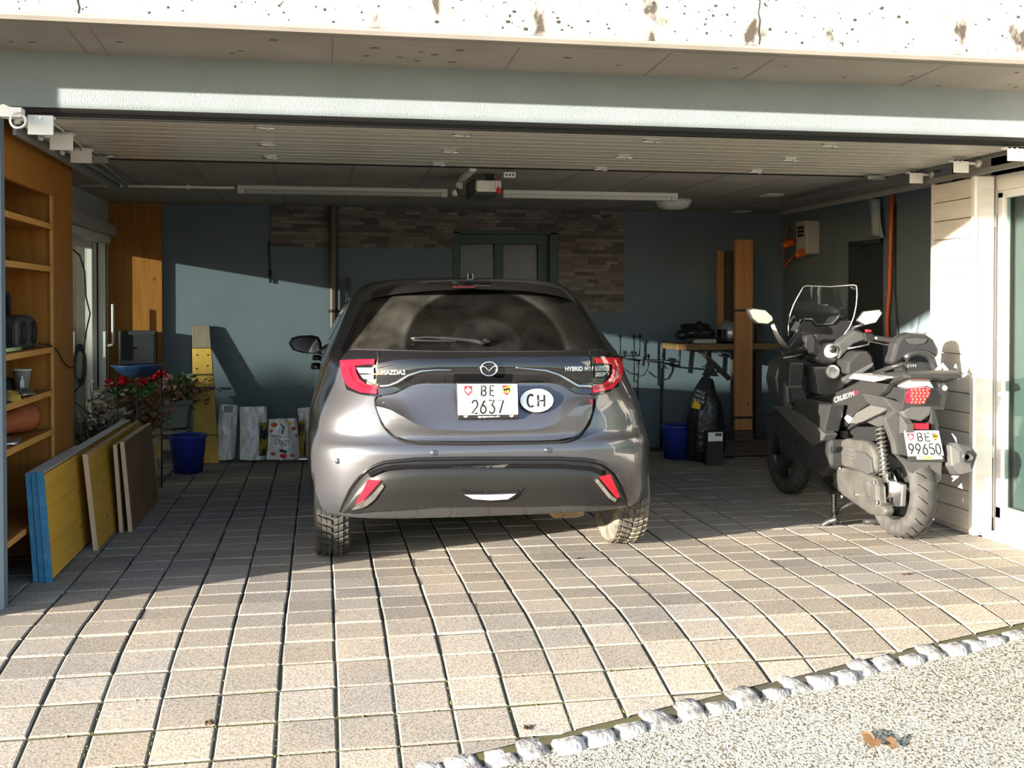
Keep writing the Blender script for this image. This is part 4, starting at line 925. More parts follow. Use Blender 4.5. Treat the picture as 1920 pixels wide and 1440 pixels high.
P('grab_rail', MB().tube([y8(965, 550, 5.55), y8(1000, 525, 5.5), y8(1035, 490, 5.5), y8(1050, 515, 5.48), y8(1046, 545, 5.5)], [.014, .015, .014, .014, .012], 8), TSILV, 0)
P('tail_top', rp([(690, 578), (720, 552), (880, 545), (1045, 548), (1052, 580), (985, 585), (900, 572), (860, 588), (790, 560)], 5.40, .3), TSILV, .008)
tl = P('tail_side', sp([(684, 590), (718, 562), (868, 572), (872, 618), (790, 655), (735, 625)], SX - .095, .19), GREY1, .006)
for i in range(4):
    v = 573 + i * 9; put('tail_slat', sp([(776 - i * 3, v), (862 - i * 10, v + 5), (862 - i * 10, v + 9), (776 - i * 3, v + 4)], SX - .100, .012), TSILV, tl)
P('tail_side', rp([(968, 585), (1050, 562), (1052, 618), (992, 632), (962, 662)], 5.36, .2), GREY1, .006)
P('tail_side', sp([(700, 600), (790, 655), (868, 620), (866, 690), (800, 690), (740, 640)], SX - .085, .16), GREY3, .006)
m = MB(); m.tube([y8(1044, 612, 5.36), y8(1044, 606, 5.33)], .014, 8); P('indicator', m, TSILV, .0)
tlm = P('tail_lamp', rp([(866, 640), (878, 612), (950, 600), (985, 612), (952, 668), (930, 690), (872, 686)], 5.31, .12), REDL, .012)
m = MB()
for i in range(5):
    for j in range(5):
        u, v = 882 + i * 19 + (j % 2) * 6, 618 + j * 15
        if u + (v - 600) * .5 > 985: continue
        m.ball(y8(u, v, 5.309), (.010, .004, .009), 8, 5)
put('lamp_cell', m, mat('red_lamp_cell', (.6, .05, .045), .15, coat=.5), tlm, kind='stuff')
P('tail_lamp_surround', rp([(878, 566), (970, 572), (990, 608), (955, 596), (870, 608), (864, 590)], 5.33, .15), mat('white_gloss', (.75, .75, .74), .25), .004)
P('undertail', rp([(735, 650), (870, 690), (950, 700), (1045, 680), (1010, 745), (985, 770), (830, 760), (770, 700)], 5.40, .25), GREY1, .01)
P('undertail', rp([(880, 690), (985, 690), (975, 740), (930, 775), (850, 760), (830, 730)], 5.37, .1), GREY3, .01)
P('side_insert', sp([(566, 782), (598, 732), (690, 682), (762, 706), (742, 722), (640, 772), (600, 786)], SX - .17, .06), mat('carbon_pattern', (.09, .088, .082), .4, c2=(.035, .035, .035), scale=220), .004)
P('side_tip', sp([(540, 758), (552, 742), (572, 760), (562, 784)], SX - .175, .02), WHITE, .002)
P('hanger_side', sp([(640, 775), (700, 745), (740, 720), (800, 716), (850, 790), (850, 830), (800, 840), (760, 790), (700, 800)], SX - .13, .05), GREY1, .006)
P('plate_hanger', rp([(742, 760), (800, 718), (846, 792), (1000, 790), (1020, 820), (1040, 970), (860, 972), (800, 940), (790, 880)], 5.40, .05), GREY1, .008)
P('plate_hanger', rp([(975, 700), (1000, 720), (1018, 790), (1014, 860), (985, 850), (975, 780)], 5.37, .08), GREY2, .008)
P('rear_mudguard', rp([(795, 940), (860, 965), (1035, 975), (1030, 1060), (1000, 1092), (950, 1086), (905, 1060), (850, 1005)], 5.38, .03, tilt=-.25), GREY1, .008)
P('plate_reflector', rp([(878, 784), (965, 784), (965, 813), (878, 813)], 5.345, .03), REDL, .003)
pl = P('plate_holder', rp([(838, 816), (1016, 816), (1046, 976), (866, 976)], 5.352, .012), GREY2, .003)
put('number_plate', rp([(840, 820), (1014, 820), (1040, 944), (862, 948)], 5.345, .006), PLATEW, pl, bevel=.002)
fl8 = lambda px, py, o: ony(px, py, 5.345 - o)
def Zp(p):   # unit plate coordinates (0..176, 0..126) -> sheared position in the photograph
    u, v = p; return Z8((840 + u + v * .185, 820 + v))[0]
Zpl = lambda *p: [Zp(q) for q in p]
m = MB()
for ch, u0 in (('B', 60), ('E', 98)): glyph(m, GL[ch], u0, 12, u0 + 25, 52, .0006, .0046, fl8, Zpl)
for ch, u0 in (('9', 6), ('9', 40), ('6', 74), ('5', 108), ('0', 140)): glyph(m, GL[ch], u0, 66, u0 + 27, 118, .0006, .0052, fl8, Zpl)
put('plate_characters', m, INK, pl)
shield(12, 14, 44, 50, fl8, Zpl, .0006, pl, 'cross'); shield(136, 14, 164, 50, fl8, Zpl, .0006, pl, 'bear')
put('plate_strip', rp([(905, 950), (1030, 948), (1034, 962), (908, 964)], 5.348, .004), PLATEW, pl); put('plate_strip', rp([(930, 951), (985, 950), (988, 961), (932, 962)], 5.346, .004), YELI, pl)
# silencer on the right
o = y8(1140, 950, 5.33); m = MB()
hexr = [(-.085, .062), (-.045, .078), (.05, .05), (.082, .01), (.05, -.085), (-.02, -.10), (-.075, -.05)]
r0 = [o + Vector((a, 0, b)) for a, b in hexr]; r1 = [o + Vector((a * 1.05, .10, b * 1.05 - .01)) for a, b in hexr]; r2 = [o + Vector((a * .85 - .03, .62, b * .8 - .10)) for a, b in hexr]; ri = [o + Vector((a * .5, -.02, b * .5)) for a, b in hexr]
n = 7; m.add(ri + r0 + r1, [list(range(n))] + [(j * n + i, j * n + (i + 1) % n, (j + 1) * n + (i + 1) % n, (j + 1) * n + i) for j in range(2) for i in range(n)])
sl = P('silencer_cap', m, GREY3, .006)
m = MB(); m.add(r1 + r2, [list(range(n, 2 * n))[::-1]] + [(i, (i + 1) % n, n + (i + 1) % n, n + i) for i in range(n)]); P('silencer', m, GREY2, .01)
m = MB(); m.lathe([(.0, .04), (.022, .035), (.022, -.012), (.032, -.012), (.036, .0)], o + Vector((.012, -.015, .0)), (0, 1, 0), 20); put('tailpipe', m, BLACKM, sl)
m = MB(); m.lathe([(.0, .0), (.014, .0)], o + Vector((.006, -.02, .0)), (0, 1, 0), 16); put('outlet', m, CHROME, sl)
# drive casing, air box
cs_ = P('drive_casing', sp([(478, 1020), (505, 1000), (560, 1010), (620, 1022), (690, 1055), (704, 1100), (708, 1188), (740, 1200), (752, 1226), (735, 1248), (664, 1240), (540, 1152), (482, 1104)], SX - .21, .06), CAST, .02)
put('casing_rib', sp([(640, 1075), (660, 1070), (668, 1150), (648, 1150)], SX - .216, .02), CAST, cs_, bevel=.004)
for u, v in ((602, 1140), (530, 1150), (690, 1080), (705, 1180), (520, 1010)):
    m = MB(); m.lathe([(0, -.008), (.010, -.008), (.012, 0)], x8(u, v, SX - .212), (1, 0, 0), 8); put('bolt', m, SILV, cs_)
ab = P('air_box', sp([(508, 872), (545, 858), (640, 870), (678, 900), (694, 950), (694, 1030), (664, 1048), (600, 1022), (512, 992), (500, 925)], SX - .20, .06), CAST, .018)
put('air_box_cover', sp([(588, 920), (640, 930), (672, 960), (680, 1030), (655, 1040), (615, 1020), (600, 960)], SX - .215, .02), GREY1, ab, bevel=.006)
for i in range(4): put('air_box_rib', sp([(515, 890 + i * 22), (585, 905 + i * 22), (585, 909 + i * 22), (515, 894 + i * 22)], SX - .204, .01), GREY1, ab)
m = MB()
for i in range(4): m.lathe([(.026, 0), (.031, .006), (.026, .012)], x8(542, 856 - i * 9, SX - .12), (0, 0, 1), 14)
P('breather_hose', m, GREY3, 0)
P('foot_panel', sp([(382, 905), (420, 890), (472, 880), (474, 940), (466, 1005), (438, 1050), (402, 1028)], SX - .25, .08), GREY1, .01)
P('footpeg', sp([(416, 912), (440, 898), (490, 900), (480, 930), (430, 945)], SX - .27, .03), BLACK, .006)
# shock absorber
a, b = x8(722, 806, SX - .14), x8(746, 1050, SX - .14); m = MB(); N = 150; t_ = 11
ax_ = (b - a); e1 = Vector((1, 0, 0)); e2 = ax_.normalized().cross(e1)
m.tube([a + ax_ * (i / N) + (e1 * math.cos(2 * math.pi * t_ * i / N) + e2 * math.sin(2 * math.pi * t_ * i / N)) * (.026 if i < 100 else .030) for i in range(N + 1)], .0058, 6); sh = P('shock_spring', m, CAST, 0)
m = MB(); m.tube([a - ax_ * .04, a + ax_ * .3, a + ax_ * .31, b + ax_ * .12], [.012, .012, .017, .017], 10); put('shock_rod', m, SILV, sh)
P('swingarm', sp([(704, 1070), (752, 1060), (770, 1072), (768, 1130), (742, 1180), (730, 1196), (712, 1190)], SX - .13, .04), SILV, .006)
cp = P('brake_caliper', sp([(766, 1085), (800, 1075), (832, 1090), (830, 1130), (825, 1200), (760, 1196), (752, 1150)], SX - .095, .03), SILV, .006)
m = MB(); m.tube([x8(776, 1162, SX - .10), x8(776, 1162, SX - .09) + Vector((-.02, 0, 0))], .02, 12); put('caliper_piston', m, GREY2, cp)
m = MB(); m.lathe([(.06, -.004), (.115, -.004), (.115, .004), (.06, .004), (.06, -.004)], (SX - .075, SYR, .292), (1, 0, 0), 32); P('brake_disc', m, SILV, 0)
P('hugger', sp([(600, 820), (640, 830), (690, 870), (700, 905), (650, 880), (620, 850)], SX - .09, .16), GREY2, .006)
# centre stand
st = P('centre_stand', MB().tube([x8(488, 1135, SX - .22), x8(492, 1240, SX - .22), x8(496, 1290, SX - .22)], .016, 8).tube([x8(505, 1250, SX - .2), x8(530, 1205, SX - .18), x8(580, 1182, SX - .12), x8(640, 1185, SX - .05)], .014, 8), GREY2, 0)
put('stand_foot', MB().tube([x8(510, 1262, SX - .22), x8(470, 1272, SX - .24), x8(440, 1290, SX - .27), x8(428, 1302, SX - .28)], [.018, .02, .02, .018], 8), GREY2, st)
put('stand_foot', MB().tube([Vector((SX - .05, 5.93, .03)), Vector((SX + .18, 5.95, .03))], .017, 8), GREY2, st)
m = MB(); N = 60; a, b = x8(488, 1140, SX - .235), x8(490, 1225, SX - .235)
m.tube([a + (b - a) * (i / N) + Vector((.009 * math.cos(i * .9), .009 * math.sin(i * .9), 0)) for i in range(N + 1)], .003, 5); put('stand_spring', m, SILV, st)
P('stand_bracket', sp([(415, 1065), (440, 1075), (480, 1120), (470, 1135), (430, 1100)], SX - .2, .04), GREY2, .004)
# ------------------------------------------------------------ overhead: sectional door, rails, opener, lamps
PANEL = mat('cream_door_panel', (.36, .335, .285), .30, spec=.5)
gd_ = thing('garage_door', 'open cream sectional garage door rolled up flat under the ceiling', 'garage door', (1.2, 5.6, 2.185))
PZ = 2.185
GALV = mat('galvanised_steel', (.20, .20, .19), .45, .3)
hx = [[(495, 236), (865, 251), (1222, 262), (1556, 270)], [(500, 268), (843, 282), (1170, 292), (1482, 297)], [(507, 293), (822, 306), (1127, 315), (1418, 320)]]
rowY = [sum(onz(x, y, PZ).y for x, y in r) / 4 for r in hx]
yb_ = [5.06, rowY[0], rowY[1], rowY[2], rowY[2] + .16]
for k in range(4):
    y0, y1 = yb_[k] + .003, yb_[k + 1] - .003
    m = MB(); m.bb((-1.235, y0, PZ), (3.66, y1, PZ + .032)); p = put('door_section', m, PANEL, gd_, bevel=.003, seg=1)
    nr = 4 if y1 - y0 > .3 else 1
    for i in range(nr):
        yy = y0 + (y1 - y0) * (i + .7) / (nr + .4); r = MB(); r.bb((-1.225, yy - .004, PZ - .003), (3.65, yy + .004, PZ + .001)); put('rib', r, PANEL, p)
m = MB(); m.bb((-1.235, yb_[4], PZ - .006), (3.66, yb_[4] + .014, PZ + .034)); put('edge_seal', m, RUB, gd_)
for r in hx:
    for x, y in r:
        c = onz(x, y, PZ); m = MB(); m.bb(c + Vector((-.035, -.012, -.006)), c + Vector((.035, .012, .0))); m.tube([c + Vector((-.045, 0, -.010)), c + Vector((.045, 0, -.010))], .006, 8); m.box(c + Vector((.02, .0, -.014)), (.012, .02, .012)); put('hinge', m, SILV, gd_)
def plate(px, py, w, h, z, sgn):
    c = onz(px, py, z); m = MB(); m.bb(c + Vector((-w / 2, -.004, -h)), c + Vector((w / 2, .004, 0))); m.bb(c + Vector((-w / 2, -.004, -.012)), c + Vector((w / 2, .05, 0)))
    o = put('roller_plate', m, WHITE, gd_, bevel=.002, seg=1)
    b = MB()
    for dx in (-.3, .0): b.tube([c + Vector((dx * w, -.004, -.012)), c + Vector((dx * w, -.010, -.012))], .006, 6)
    put('bolt', b, SILV, o)
    b = MB(); b.tube([c + Vector((-sgn * w / 2, .0, -.02)), c + Vector((-sgn * (w / 2 + .05), .0, -.02))], .008, 8); b.lathe([(.0, 0), (.022, 0), (.022, .02), (0, .02)], c + Vector((-sgn * (w / 2 + .05), 0, -.02)), (1, 0, 0), 14); put('roller', b, GREYP, o)
for px, py, w, h in ((76, 216, .105, .085), (115, 248, .105, .085), (152, 277, .105, .08)): plate(px, py, w, h, 2.17, 1)
for px, py, w, h in ((1905, 275, .10, .075), (1802, 299, .095, .075), (1718, 321, .09, .075)): plate(px, py, w, h, 2.17, -1)
m = MB(); m.tube([(-1.20, 5.1, 2.18), (-1.27, 7.4, 2.15)], .003); put('cable', m, GREYP, gd_); m = MB(); m.tube([(-1.30, 5.1, 2.15), (-1.30, 7.6, 2.15)], .012, 4)
put('track', m, GALV, gd_)
m = MB(); m.bb((-1.36, 5.1, 2.11), (-1.345, 7.6, 2.2)); put('track', m, GALV, gd_)
for z in (2.17, 2.09):
    m = MB(); m.bb((3.76, 6.02, z), (3.79, 8.3, z + .03)); m.bb((3.75, 6.02, z + .03), (3.80, 8.3, z + .034)); m.bb((3.69, 5.1, z), (3.71, 6.1, z + .03)); put('track', m, GALV, gd_)
m = MB(); m.tube([onz(5, 208, 2.17), onz(20, 212, 2.17)], .03); m.box(onz(22, 212, 2.16), (.09, .06, .04)); a = onz(34, 226, 2.12); m.lathe([(.030, -.006), (.036, 0), (.030, .006), (.026, 0), (.030, -.006)], a, (0, 1, 0), 18); put('cable_drum', m, WHITE, gd_)
m = MB(); c = onz(186, 300, 2.15); m.box(c, (.10, .05, .03)); m.tube([c + Vector((.02, 0, .02)), c + Vector((.09, .05, .03))], .006); put('end_bracket', m, SILV, gd_)
m = MB(); c = onz(1640, 334, 2.16); m.box(c, (.12, .05, .025)); put('end_bracket', m, SILV, gd_)
# opener
OY = 6.95
op = thing('door_opener', 'white garage door opener with red release knob hung under the ceiling', 'door opener', ony(916, 340, OY))
def bpx(mb, a, b, Y, d): p, q = ony(a[0], a[1], Y), ony(b[0], b[1], Y); return mb.bb((p.x, Y, p.z), (q.x, Y + d, q.z))
put('housing', bpx(MB(), (893, 337), (940, 360), OY, .34), WHITE, op, bevel=.012)
put('base', bpx(MB(), (888, 356), (936, 367), OY + .01, .32), mat('dark_green_black', (.02, .03, .022), .4), op, bevel=.012)
put('side_cover', bpx(MB(), (883, 337), (894, 367), OY + .05, .26), BLACK, op, bevel=.006)
put('rail', MB().bb((.90, rowY[2] + .20, 2.165), (.94, OY + .1, 2.185)), GREYP, op)
put('mount', MB().bb(ony(912, 338, OY + .1) + Vector((0, 0, 0)), ony(926, 322, OY + .12) + Vector((0, .02, .05))), BLACKM, op)
m = MB(); a = ony(935, 357, OY - .03); m.ball(a, (.016, .016, .022)); put('release_knob', m, REDI, op)
m = MB(); m.tube([a + Vector((0, 0, .02)), ony(935, 330, OY - .03)], .002); m.tube([a + Vector((-.02, 0, .02)), ony(929, 330, OY - .03)], .002); put('release_cord', m, REDI, op)
m = MB(); m.tube([ony(x, y, OY + .1) for x, y in ((886, 362), (872, 368), (862, 368), (858, 360), (857, 352))], .006); put('power_cord', m, BLACK, op)
m = MB(); bpx(m, (945, 322), (967, 333), OY - .2, .03); s_ = solo('power_socket', m, WHITE, 'white double socket beside the opener rail on the ceiling', 'socket', bevel=.004)
m = MB()
for i in range(3):
    c = ony(950 + i * 6, 328, OY - .201); m.lathe([(0, 0), (.007, 0)], c, (0, -1, 0), 10)
q = put('socket_hole', m, BLACK, None); q.parent = s_; q.data.transform(Matrix.Translation(-s_.location)); q['kind'] = 'stuff'
m = MB(); bpx(m, (856, 342), (868, 354), OY + .2, .05); m.lathe([(0, -.04), (.022, -.04), (.024, 0), (0, 0)], ony(853, 362, OY + .2), (0, 1, 0), 14); solo('ceiling_plug', m, WHITE, 'white ceiling plug box left of the door opener', 'plug', bevel=.004)
# lamps
def batten(x0, x1, name, lab, tube):
    a, b = onz(x0[0], x0[1], 2.19), onz(x1[0], x1[1], 2.19); c = (a + b) / 2; y = c.y
    t = thing('strip_lamp', lab, 'lamp', (c.x, y, 2.19))
    put('lamp_body', MB().bb((a.x, y - .03, 2.195), (b.x, y + .03, ZC)), GREYP if not tube else WHITE, t, bevel=.004)
    put('diffuser', MB().bb((a.x + .05, y - .026, 2.165), (b.x - .05, y + .026, 2.196)), mat('opal_cover' + name, (.55, .54, .50) if tube else (.34, .33, .31), .4), t, bevel=.008)
    for x in (a.x, b.x - .05): put('end_cap', MB().bb((x, y - .029, 2.163), (x + .05, y + .029, 2.2)), GREYP, t, bevel=.004)
batten((445, 356), (838, 364), 'a', 'long grey strip lamp on the ceiling left of the opener', False)
batten((945, 364), (1266, 372), 'b', 'bright white strip lamp on the ceiling right of the opener', True)
m = MB(); a, b = onz(148, 347, 2.205), onz(440, 352, 2.205); m.tube([a, b], .011, 8); cd = solo('cable_conduit', m, WHITE, 'thin white conduit pipe along the ceiling left of the opener', 'conduit')
for x in (200, 352):
    c = a + (b - a) * ((x - 148) / 292); m = MB().box(c, (.02, .035, .03)); q = put('clip', m, WHITE, cd)
c = onz(1263, 380, 2.2); dl = thing('dome_lamp', 'round white dome lamp on the ceiling by the back wall', 'lamp', (c.x, c.y, 2.2))
put('lamp_base', MB().lathe([(0, .025), (.15, .025), (.155, .01), (.15, .0), (0, 0)], (c.x, c.y, 2.2), (0, 0, 1), 28), GREYP, dl); put('dome', MB().lathe([(.145, 0), (.13, -.035), (.08, -.055), (0, -.06)], (c.x, c.y, 2.2), (0, 0, 1), 28), WHITE, dl)
for px, py, lab in ((1447, 366, 'flat white ceiling cover nearer the right door rail'), (1390, 397, 'small white ceiling cover close to the back wall')):
    c = onz(px, py, ZC - .005); solo('ceiling_cover', MB().bb(c - Vector((.07, .08, .006)), c + Vector((.07, .08, .006))), WHITE, lab, 'ceiling cover', bevel=.004)
# ------------------------------------------------------------ right wall
bx = thing('distribution_box', 'white wall socket box with orange plugs high on the right wall', 'socket box', (XR - .06, 9.15, 1.8))
p1, p2 = onx(1512, 412, XR - .13), onx(1492, 476, XR - .13)
put('box_body', MB().bb((XR - .13, p1.y, 1.80), (XR, p2.y, 2.10)), mat('box_grey', (.40, .39, .37), .5), bx, bevel=.008)
for i in range(3):
    z = 2.04 - i * .035; put('breaker', MB().bb((XR - .14, p1.y + .05, z - .012), (XR - .128, p2.y - .05, z + .012)), BLACK, bx)
ORN = mat('orange_plastic', (.55, .11, .02), .45)
for px, py in ((1476, 452), (1499, 470)):
    c = onx(px, py, XR - .16); m = MB(); m.lathe([(0, 0), (.035, 0), (.04, .05), (.03, .12), (.02, .14), (0, .14)], c + Vector((.08, 0, 0)), (-1, -.2, -.35), 16); put('plug', m, ORN, bx)
m = MB(); m.tube([(XR - .05, 9.3, 1.8), (XR - .12, 9.36, 1.7), (XR - .1, 9.42, 1.85), (XR - .03, 9.45, 2.1)], .01); put('cable', m, ORN, bx)
cab = lambda pts, X: [onx(x, y, X) for x, y in pts]
m = MB(); m.tube(cab(((1673, 357), (1670, 450), (1668, 540), (1663, 600), (1664, 640), (1672, 672), (1690, 700), (1685, 745)), XR - .03), .017, 8); solo('extension_cable', m, ORN, 'orange extension cable hanging down the right wall behind the scooter', 'cable')
m = MB(); m.tube(cab(((1679, 380), (1677, 540), (1681, 600), (1684, 650), (1688, 720)), XR - .02), .006, 6); solo('thin_cable', m, BLACK, 'thin black cable hanging beside the orange cable', 'cable')
m = MB(); m.grid(lambda a, b: onx(1625 + 24 * a + 10 * b, 368 + 72 * b + 6 * a, XR - .05) + Vector((.015 * math.sin(a * 9 + b * 3), 0, 0)), 10, 8); m.tube(cab(((1632, 352), (1636, 368)), XR - .05), .006)
solo('plastic_bag', m, mat('milky_plastic', (.30, .34, .36), .4), 'pale plastic bag hanging high on the right wall above the dark door', 'bag', solid=.004)
# ------------------------------------------------------------ back wall things
PIPE = mat('brown_pipe', (.075, .05, .035), .4)
dpz = thing('drainpipe', 'brown drainpipe down the back wall behind the car', 'pipe', (.13, YB - .07, 0)); p_ = ony(625, 480, YB - .07)
put('pipe', MB().lathe([(.04, 0), (.04, ZC - .002)], (p_.x, YB - .07, 0), (0, 0, 1), 20), PIPE, dpz)
for z in (1.29, .5): put('clamp', MB().lathe([(.043, -.012), (.046, -.012), (.046, .012), (.043, .012)], (p_.x, YB - .07, z), (0, 0, 1), 20).bb((p_.x - .01, YB - .04, z - .012), (p_.x + .01, YB, z + .012)), BLACKM, dpz)
m = MB(); a = ony(504, 452, YB - .02); b = ony(507, 530, YB - .02); m.tube([a, a * .6 + b * .4, a * .25 + b * .75], .006); m.tube([a * .3 + b * .7, b], .011, 8); solo('hanging_strap', m, BLACK, 'thin black strap hanging on the back wall left of the drainpipe', 'strap')
m = MB(); bpx(m, (648, 520), (656, 585), YB - .1, .04); m.tube([ony(651, 575, YB - .08), Vector((ony(646, 600, YB - .08).x, YB - .08, 0))], .012); solo('garden_tool', m, BLACKM, 'dark tool handle against the back wall right of the drainpipe', 'tool', bevel=.004)
# candle stands
def cup(mb, p, r, h):
    mb.lathe([(0, 0), (r * 1.9, .004), (r * 1.9, .008), (r * .5, .006), (r, .008), (r, h), (r * .8, h), (r * .8, h * .5), (0, h * .5)], p, (0, 0, 1), 14)
def cstand(lab, Y, poles, bars, r, cr, foot):
    p0 = ony(*foot, Y); t = thing('candle_stand', lab, 'candle stand', (p0.x, Y, 0))
    for top, bot in poles:
        a, b = ony(top[0], top[1], Y), ony(bot[0], bot[1], Y); put('upright', MB().tube([b, a], r, 8), BLACKM, t)
        m = MB(); cup(m, a, cr, .03); put('candle_cup', m, BLACKM, t)
    for bar in bars: put('arm', MB().tube([ony(x, y, Y) for x, y in bar], r * .85, 6), BLACKM, t)
    put('stem', MB().tube([p0, Vector((p0.x, Y, .02))], r * 1.1, 8), BLACKM, t); put('foot', MB().lathe([(0, 0), (.10, 0), (.10, .012), (.02, .025), (0, .025)], (p0.x, Y, 0), (0, 0, 1), 20), BLACKM, t)
cstand('thin black iron candle stand with small cups right of the car', 9.52, [((1163, 633), (1163, 667)), ((1189, 634), (1189, 716)), ((1200, 633), (1199, 668)), ((1197, 683), (1197, 706)), ((1216, 670), (1216, 686)), ((1141, 657), (1141, 668))],
       [((1141, 668), (1170, 667), (1199, 667)), ((1197, 706), (1208, 703), (1215, 690), (1216, 684)), ((1189, 716), (1194, 716), (1197, 706)), ((1170, 690), (1182, 700), (1197, 703))], .006, .012, (1196, 700))
cstand('thicker black iron candle stand with wide cups left of the wood trolley', 9.40, [((1210, 644), (1206, 686)), ((1243, 645), (1243, 672)), ((1243, 676), (1240, 700)), ((1275, 655), (1273, 690)), ((1171, 664), (1170, 672))], [((1207, 676), (1236, 679), (1272, 686)), ((1170, 672), (1200, 676))], .011, .018, (1240, 690))
# bucket
BUCK = mat('blue_plastic', (.03, .05, .36), .45)
def bucket(px0, px1, pt, pb, Y, lab, bm):
    a, b = ony(px0, pt, Y), ony(px1, pt, Y); cx = (a.x + b.x) / 2; r = (b.x - a.x) / 2; h = ony((px0 + px1) / 2, pt, Y).z
    t = thing('bucket', lab, 'bucket', (cx, Y, 0), 'blue buckets')
    rb = r * .74
    put('bucket_body', MB().lathe([(0, .008), (rb, .004), (rb + .004, 0), (r * .97, h - .02), (r, h - .018), (r, h), (r * .95, h), (r * .93, h - .02), (rb - .004, .012), (0, .012)], (cx, Y, 0), (0, 0, 1), 36), bm, t)
    put('rim', MB().lathe([(r * .96, h - .016), (r * 1.035, h - .012), (r * 1.035, h - .002), (r * .97, h + .002), (r * .94, h - .004)], (cx, Y, 0), (0, 0, 1), 36), bm, t)
    put('handle', MB().tube([Vector((cx + r * 1.03 * math.cos(x), Y - .0 + r * .25 * math.sin(x) * -1, h - .012 + .012 * math.sin(x))) for x in [math.pi * i / 16 for i in range(17)]], .005, 6), BLACKM, t)
bucket(317, 388, 815, 888, 8.84, 'blue plastic bucket on the paving beside the leaning wooden plank', BUCK)
bucket(1240, 1298, 797, 862, 8.88, 'blue plastic bucket on the floor under the candle stands', BUCK)
# ------------------------------------------------------------ trolley with boards, helmet, bags on the right
TY_ = 8.95
DKW = wood('dark_stained_board', (.05, .038, .03), (.075, .055, .045), stretch=(.6, 6, 6), scale=4, knots=False)
PLYW = wood('plywood_edge', (.15, .085, .035), (.20, .115, .05), stretch=(.6, 6, 6), scale=4, knots=False)
BEAMW = wood('planed_beam', (.30, .13, .045), (.38, .18, .07), stretch=(7, 7, .5), scale=4)
tr = thing('panel_trolley', 'dark wheeled panel trolley with a wooden tray in the right corner', 'trolley', (3.7, TY_, 0))
def box_px(a, b, Y, d): return bpx(MB(), a, b, Y, d)
put('deck', box_px((1340, 826), (1462, 850), TY_ - .12, .55), DKW, tr, bevel=.004)
put('deck_edge', box_px((1352, 838), (1462, 853), TY_ - .14, .03), DKW, tr, bevel=.003)
for px in (1372, 1445):
    c = ony(px, 858, TY_ - .05); m = MB(); m.lathe([(0, -.018), (.045, -.018), (.05, -.012), (.05, .012), (.045, .018), (0, .018)], (c.x, c.y, .05), (1, .25, 0), 20); m.bb((c.x - .025, c.y - .02, .07), (c.x + .025, c.y + .03, .13)); put('caster', m, GREY3, tr)
put('post', box_px((1418, 600), (1428, 832), TY_ + .1, .04), DKW, tr); put('post', box_px((1374, 480), (1384, 832), TY_ + .24, .05), DKW, tr)
put('back_board', box_px((1358, 470), (1376, 640), TY_ + .26, .02), DKW, tr)
put('tray', box_px((1270, 645), (1462, 655), TY_ - .10, .42), PLYW, tr, bevel=.003)
m = MB(); m.prism([ony(1306, 656, TY_), ony(1318, 656, TY_), ony(1372, 708, TY_), ony(1366, 714, TY_)], (0, .03, 0)); put('brace', m, DKW, tr)
put('cross_rail', box_px((1384, 775), (1462, 783), TY_ + .12, .03), DKW, tr)
put('panel', box_px((1384, 660), (1420, 826), TY_ + .16, .02), mat('black_board', (.02, .02, .022), .6), tr)
m = box_px((1380, 449), (1411, 806), TY_ - .19, .05); bmO = solo('wooden_beam', m, BEAMW, 'upright reddish wooden beam strapped to the trolley behind the scooter', 'beam', bevel=.004)
for y in (582, 783):
    s_ = box_px((1378, y - 2), (1413, y + 2), TY_ - .196, .062); q = put('strap', s_, BLACK, None); q.parent = bmO; q.data.transform(Matrix.Translation(-bmO.location))
m = box_px((1378, 800), (1412, 826), TY_ - .17, .10); put('beam_block', m, DKW, tr)
m = box_px((1346, 470), (1357, 640), TY_ + .21, .03); solo('wood_batten', m, BEAMW, 'thin upright wooden batten behind the silver helmet', 'batten', bevel=.002)
hc = ony(1367, 641, TY_ + .02); hl_ = thing('helmet', 'silver grey motorcycle helmet on the trolley tray', 'helmet', hc)
m = MB(); m.lathe([(.085, 0), (.105, .02), (.118, .06), (.117, .10), (.10, .145), (.07, .175), (.03, .19), (0, .192)], hc, (0, 0, 1), 26, sy=1.15); put('shell', m, mat('silver_helmet', (.30, .31, .32), .3, .5), hl_)
m = MB(); m.lathe([(.09, -.004), (.112, .004), (.119, .03), (.112, .035)], hc + Vector((0, 0, .0)), (0, 0, 1), 26, sy=1.15); put('chin_edge', m, BLACK, hl_)
m = MB(); m.grid(lambda a, b: hc + Vector((-.121 * math.cos(1.1 * a - .2), -.138 * math.sin(1.1 * a + .15), .04 + .075 * b)), 10, 4); put('visor', m, CARGL, hl_)
m = MB(); c1 = ony(1306, 640, TY_ + .05)
def lump(mb, c, sx, sy, sz, seed, nu=22, nv=12, amp=.25):
    rr = random.Random(seed); k = [rr.uniform(0, 6) for _ in range(8)]
    def f(a, b):
        th, ph = 2 * math.pi * a, math.pi * b; d = Vector((math.sin(ph) * math.cos(th), math.sin(ph) * math.sin(th), math.cos(ph)))
        w = 1 + amp * (math.sin(d.x * 5 + k[0]) * math.sin(d.y * 6 + k[1]) + .6 * math.sin(d.z * 9 + k[2] + d.x * 7) * math.sin(d.x * 8 + k[3]))
        v = Vector((d.x * sx, d.y * sy, d.z * sz)) * w; v.z = max(v.z, -sz * .5); return Vector(c) + v + Vector((0, 0, sz * .5))
    return mb.grid(f, nu, nv)
lump(m, c1 + Vector((.0, 0, .03)), .155, .13, .085, 3); m.ball(c1 + Vector((-.15, -.05, .06)), (.07, .06, .045)); solo('jacket', m, mat('black_leather', (.014, .014, .016), .35), 'crumpled black motorcycle jacket on the trolley tray beside the helmet', 'jacket')
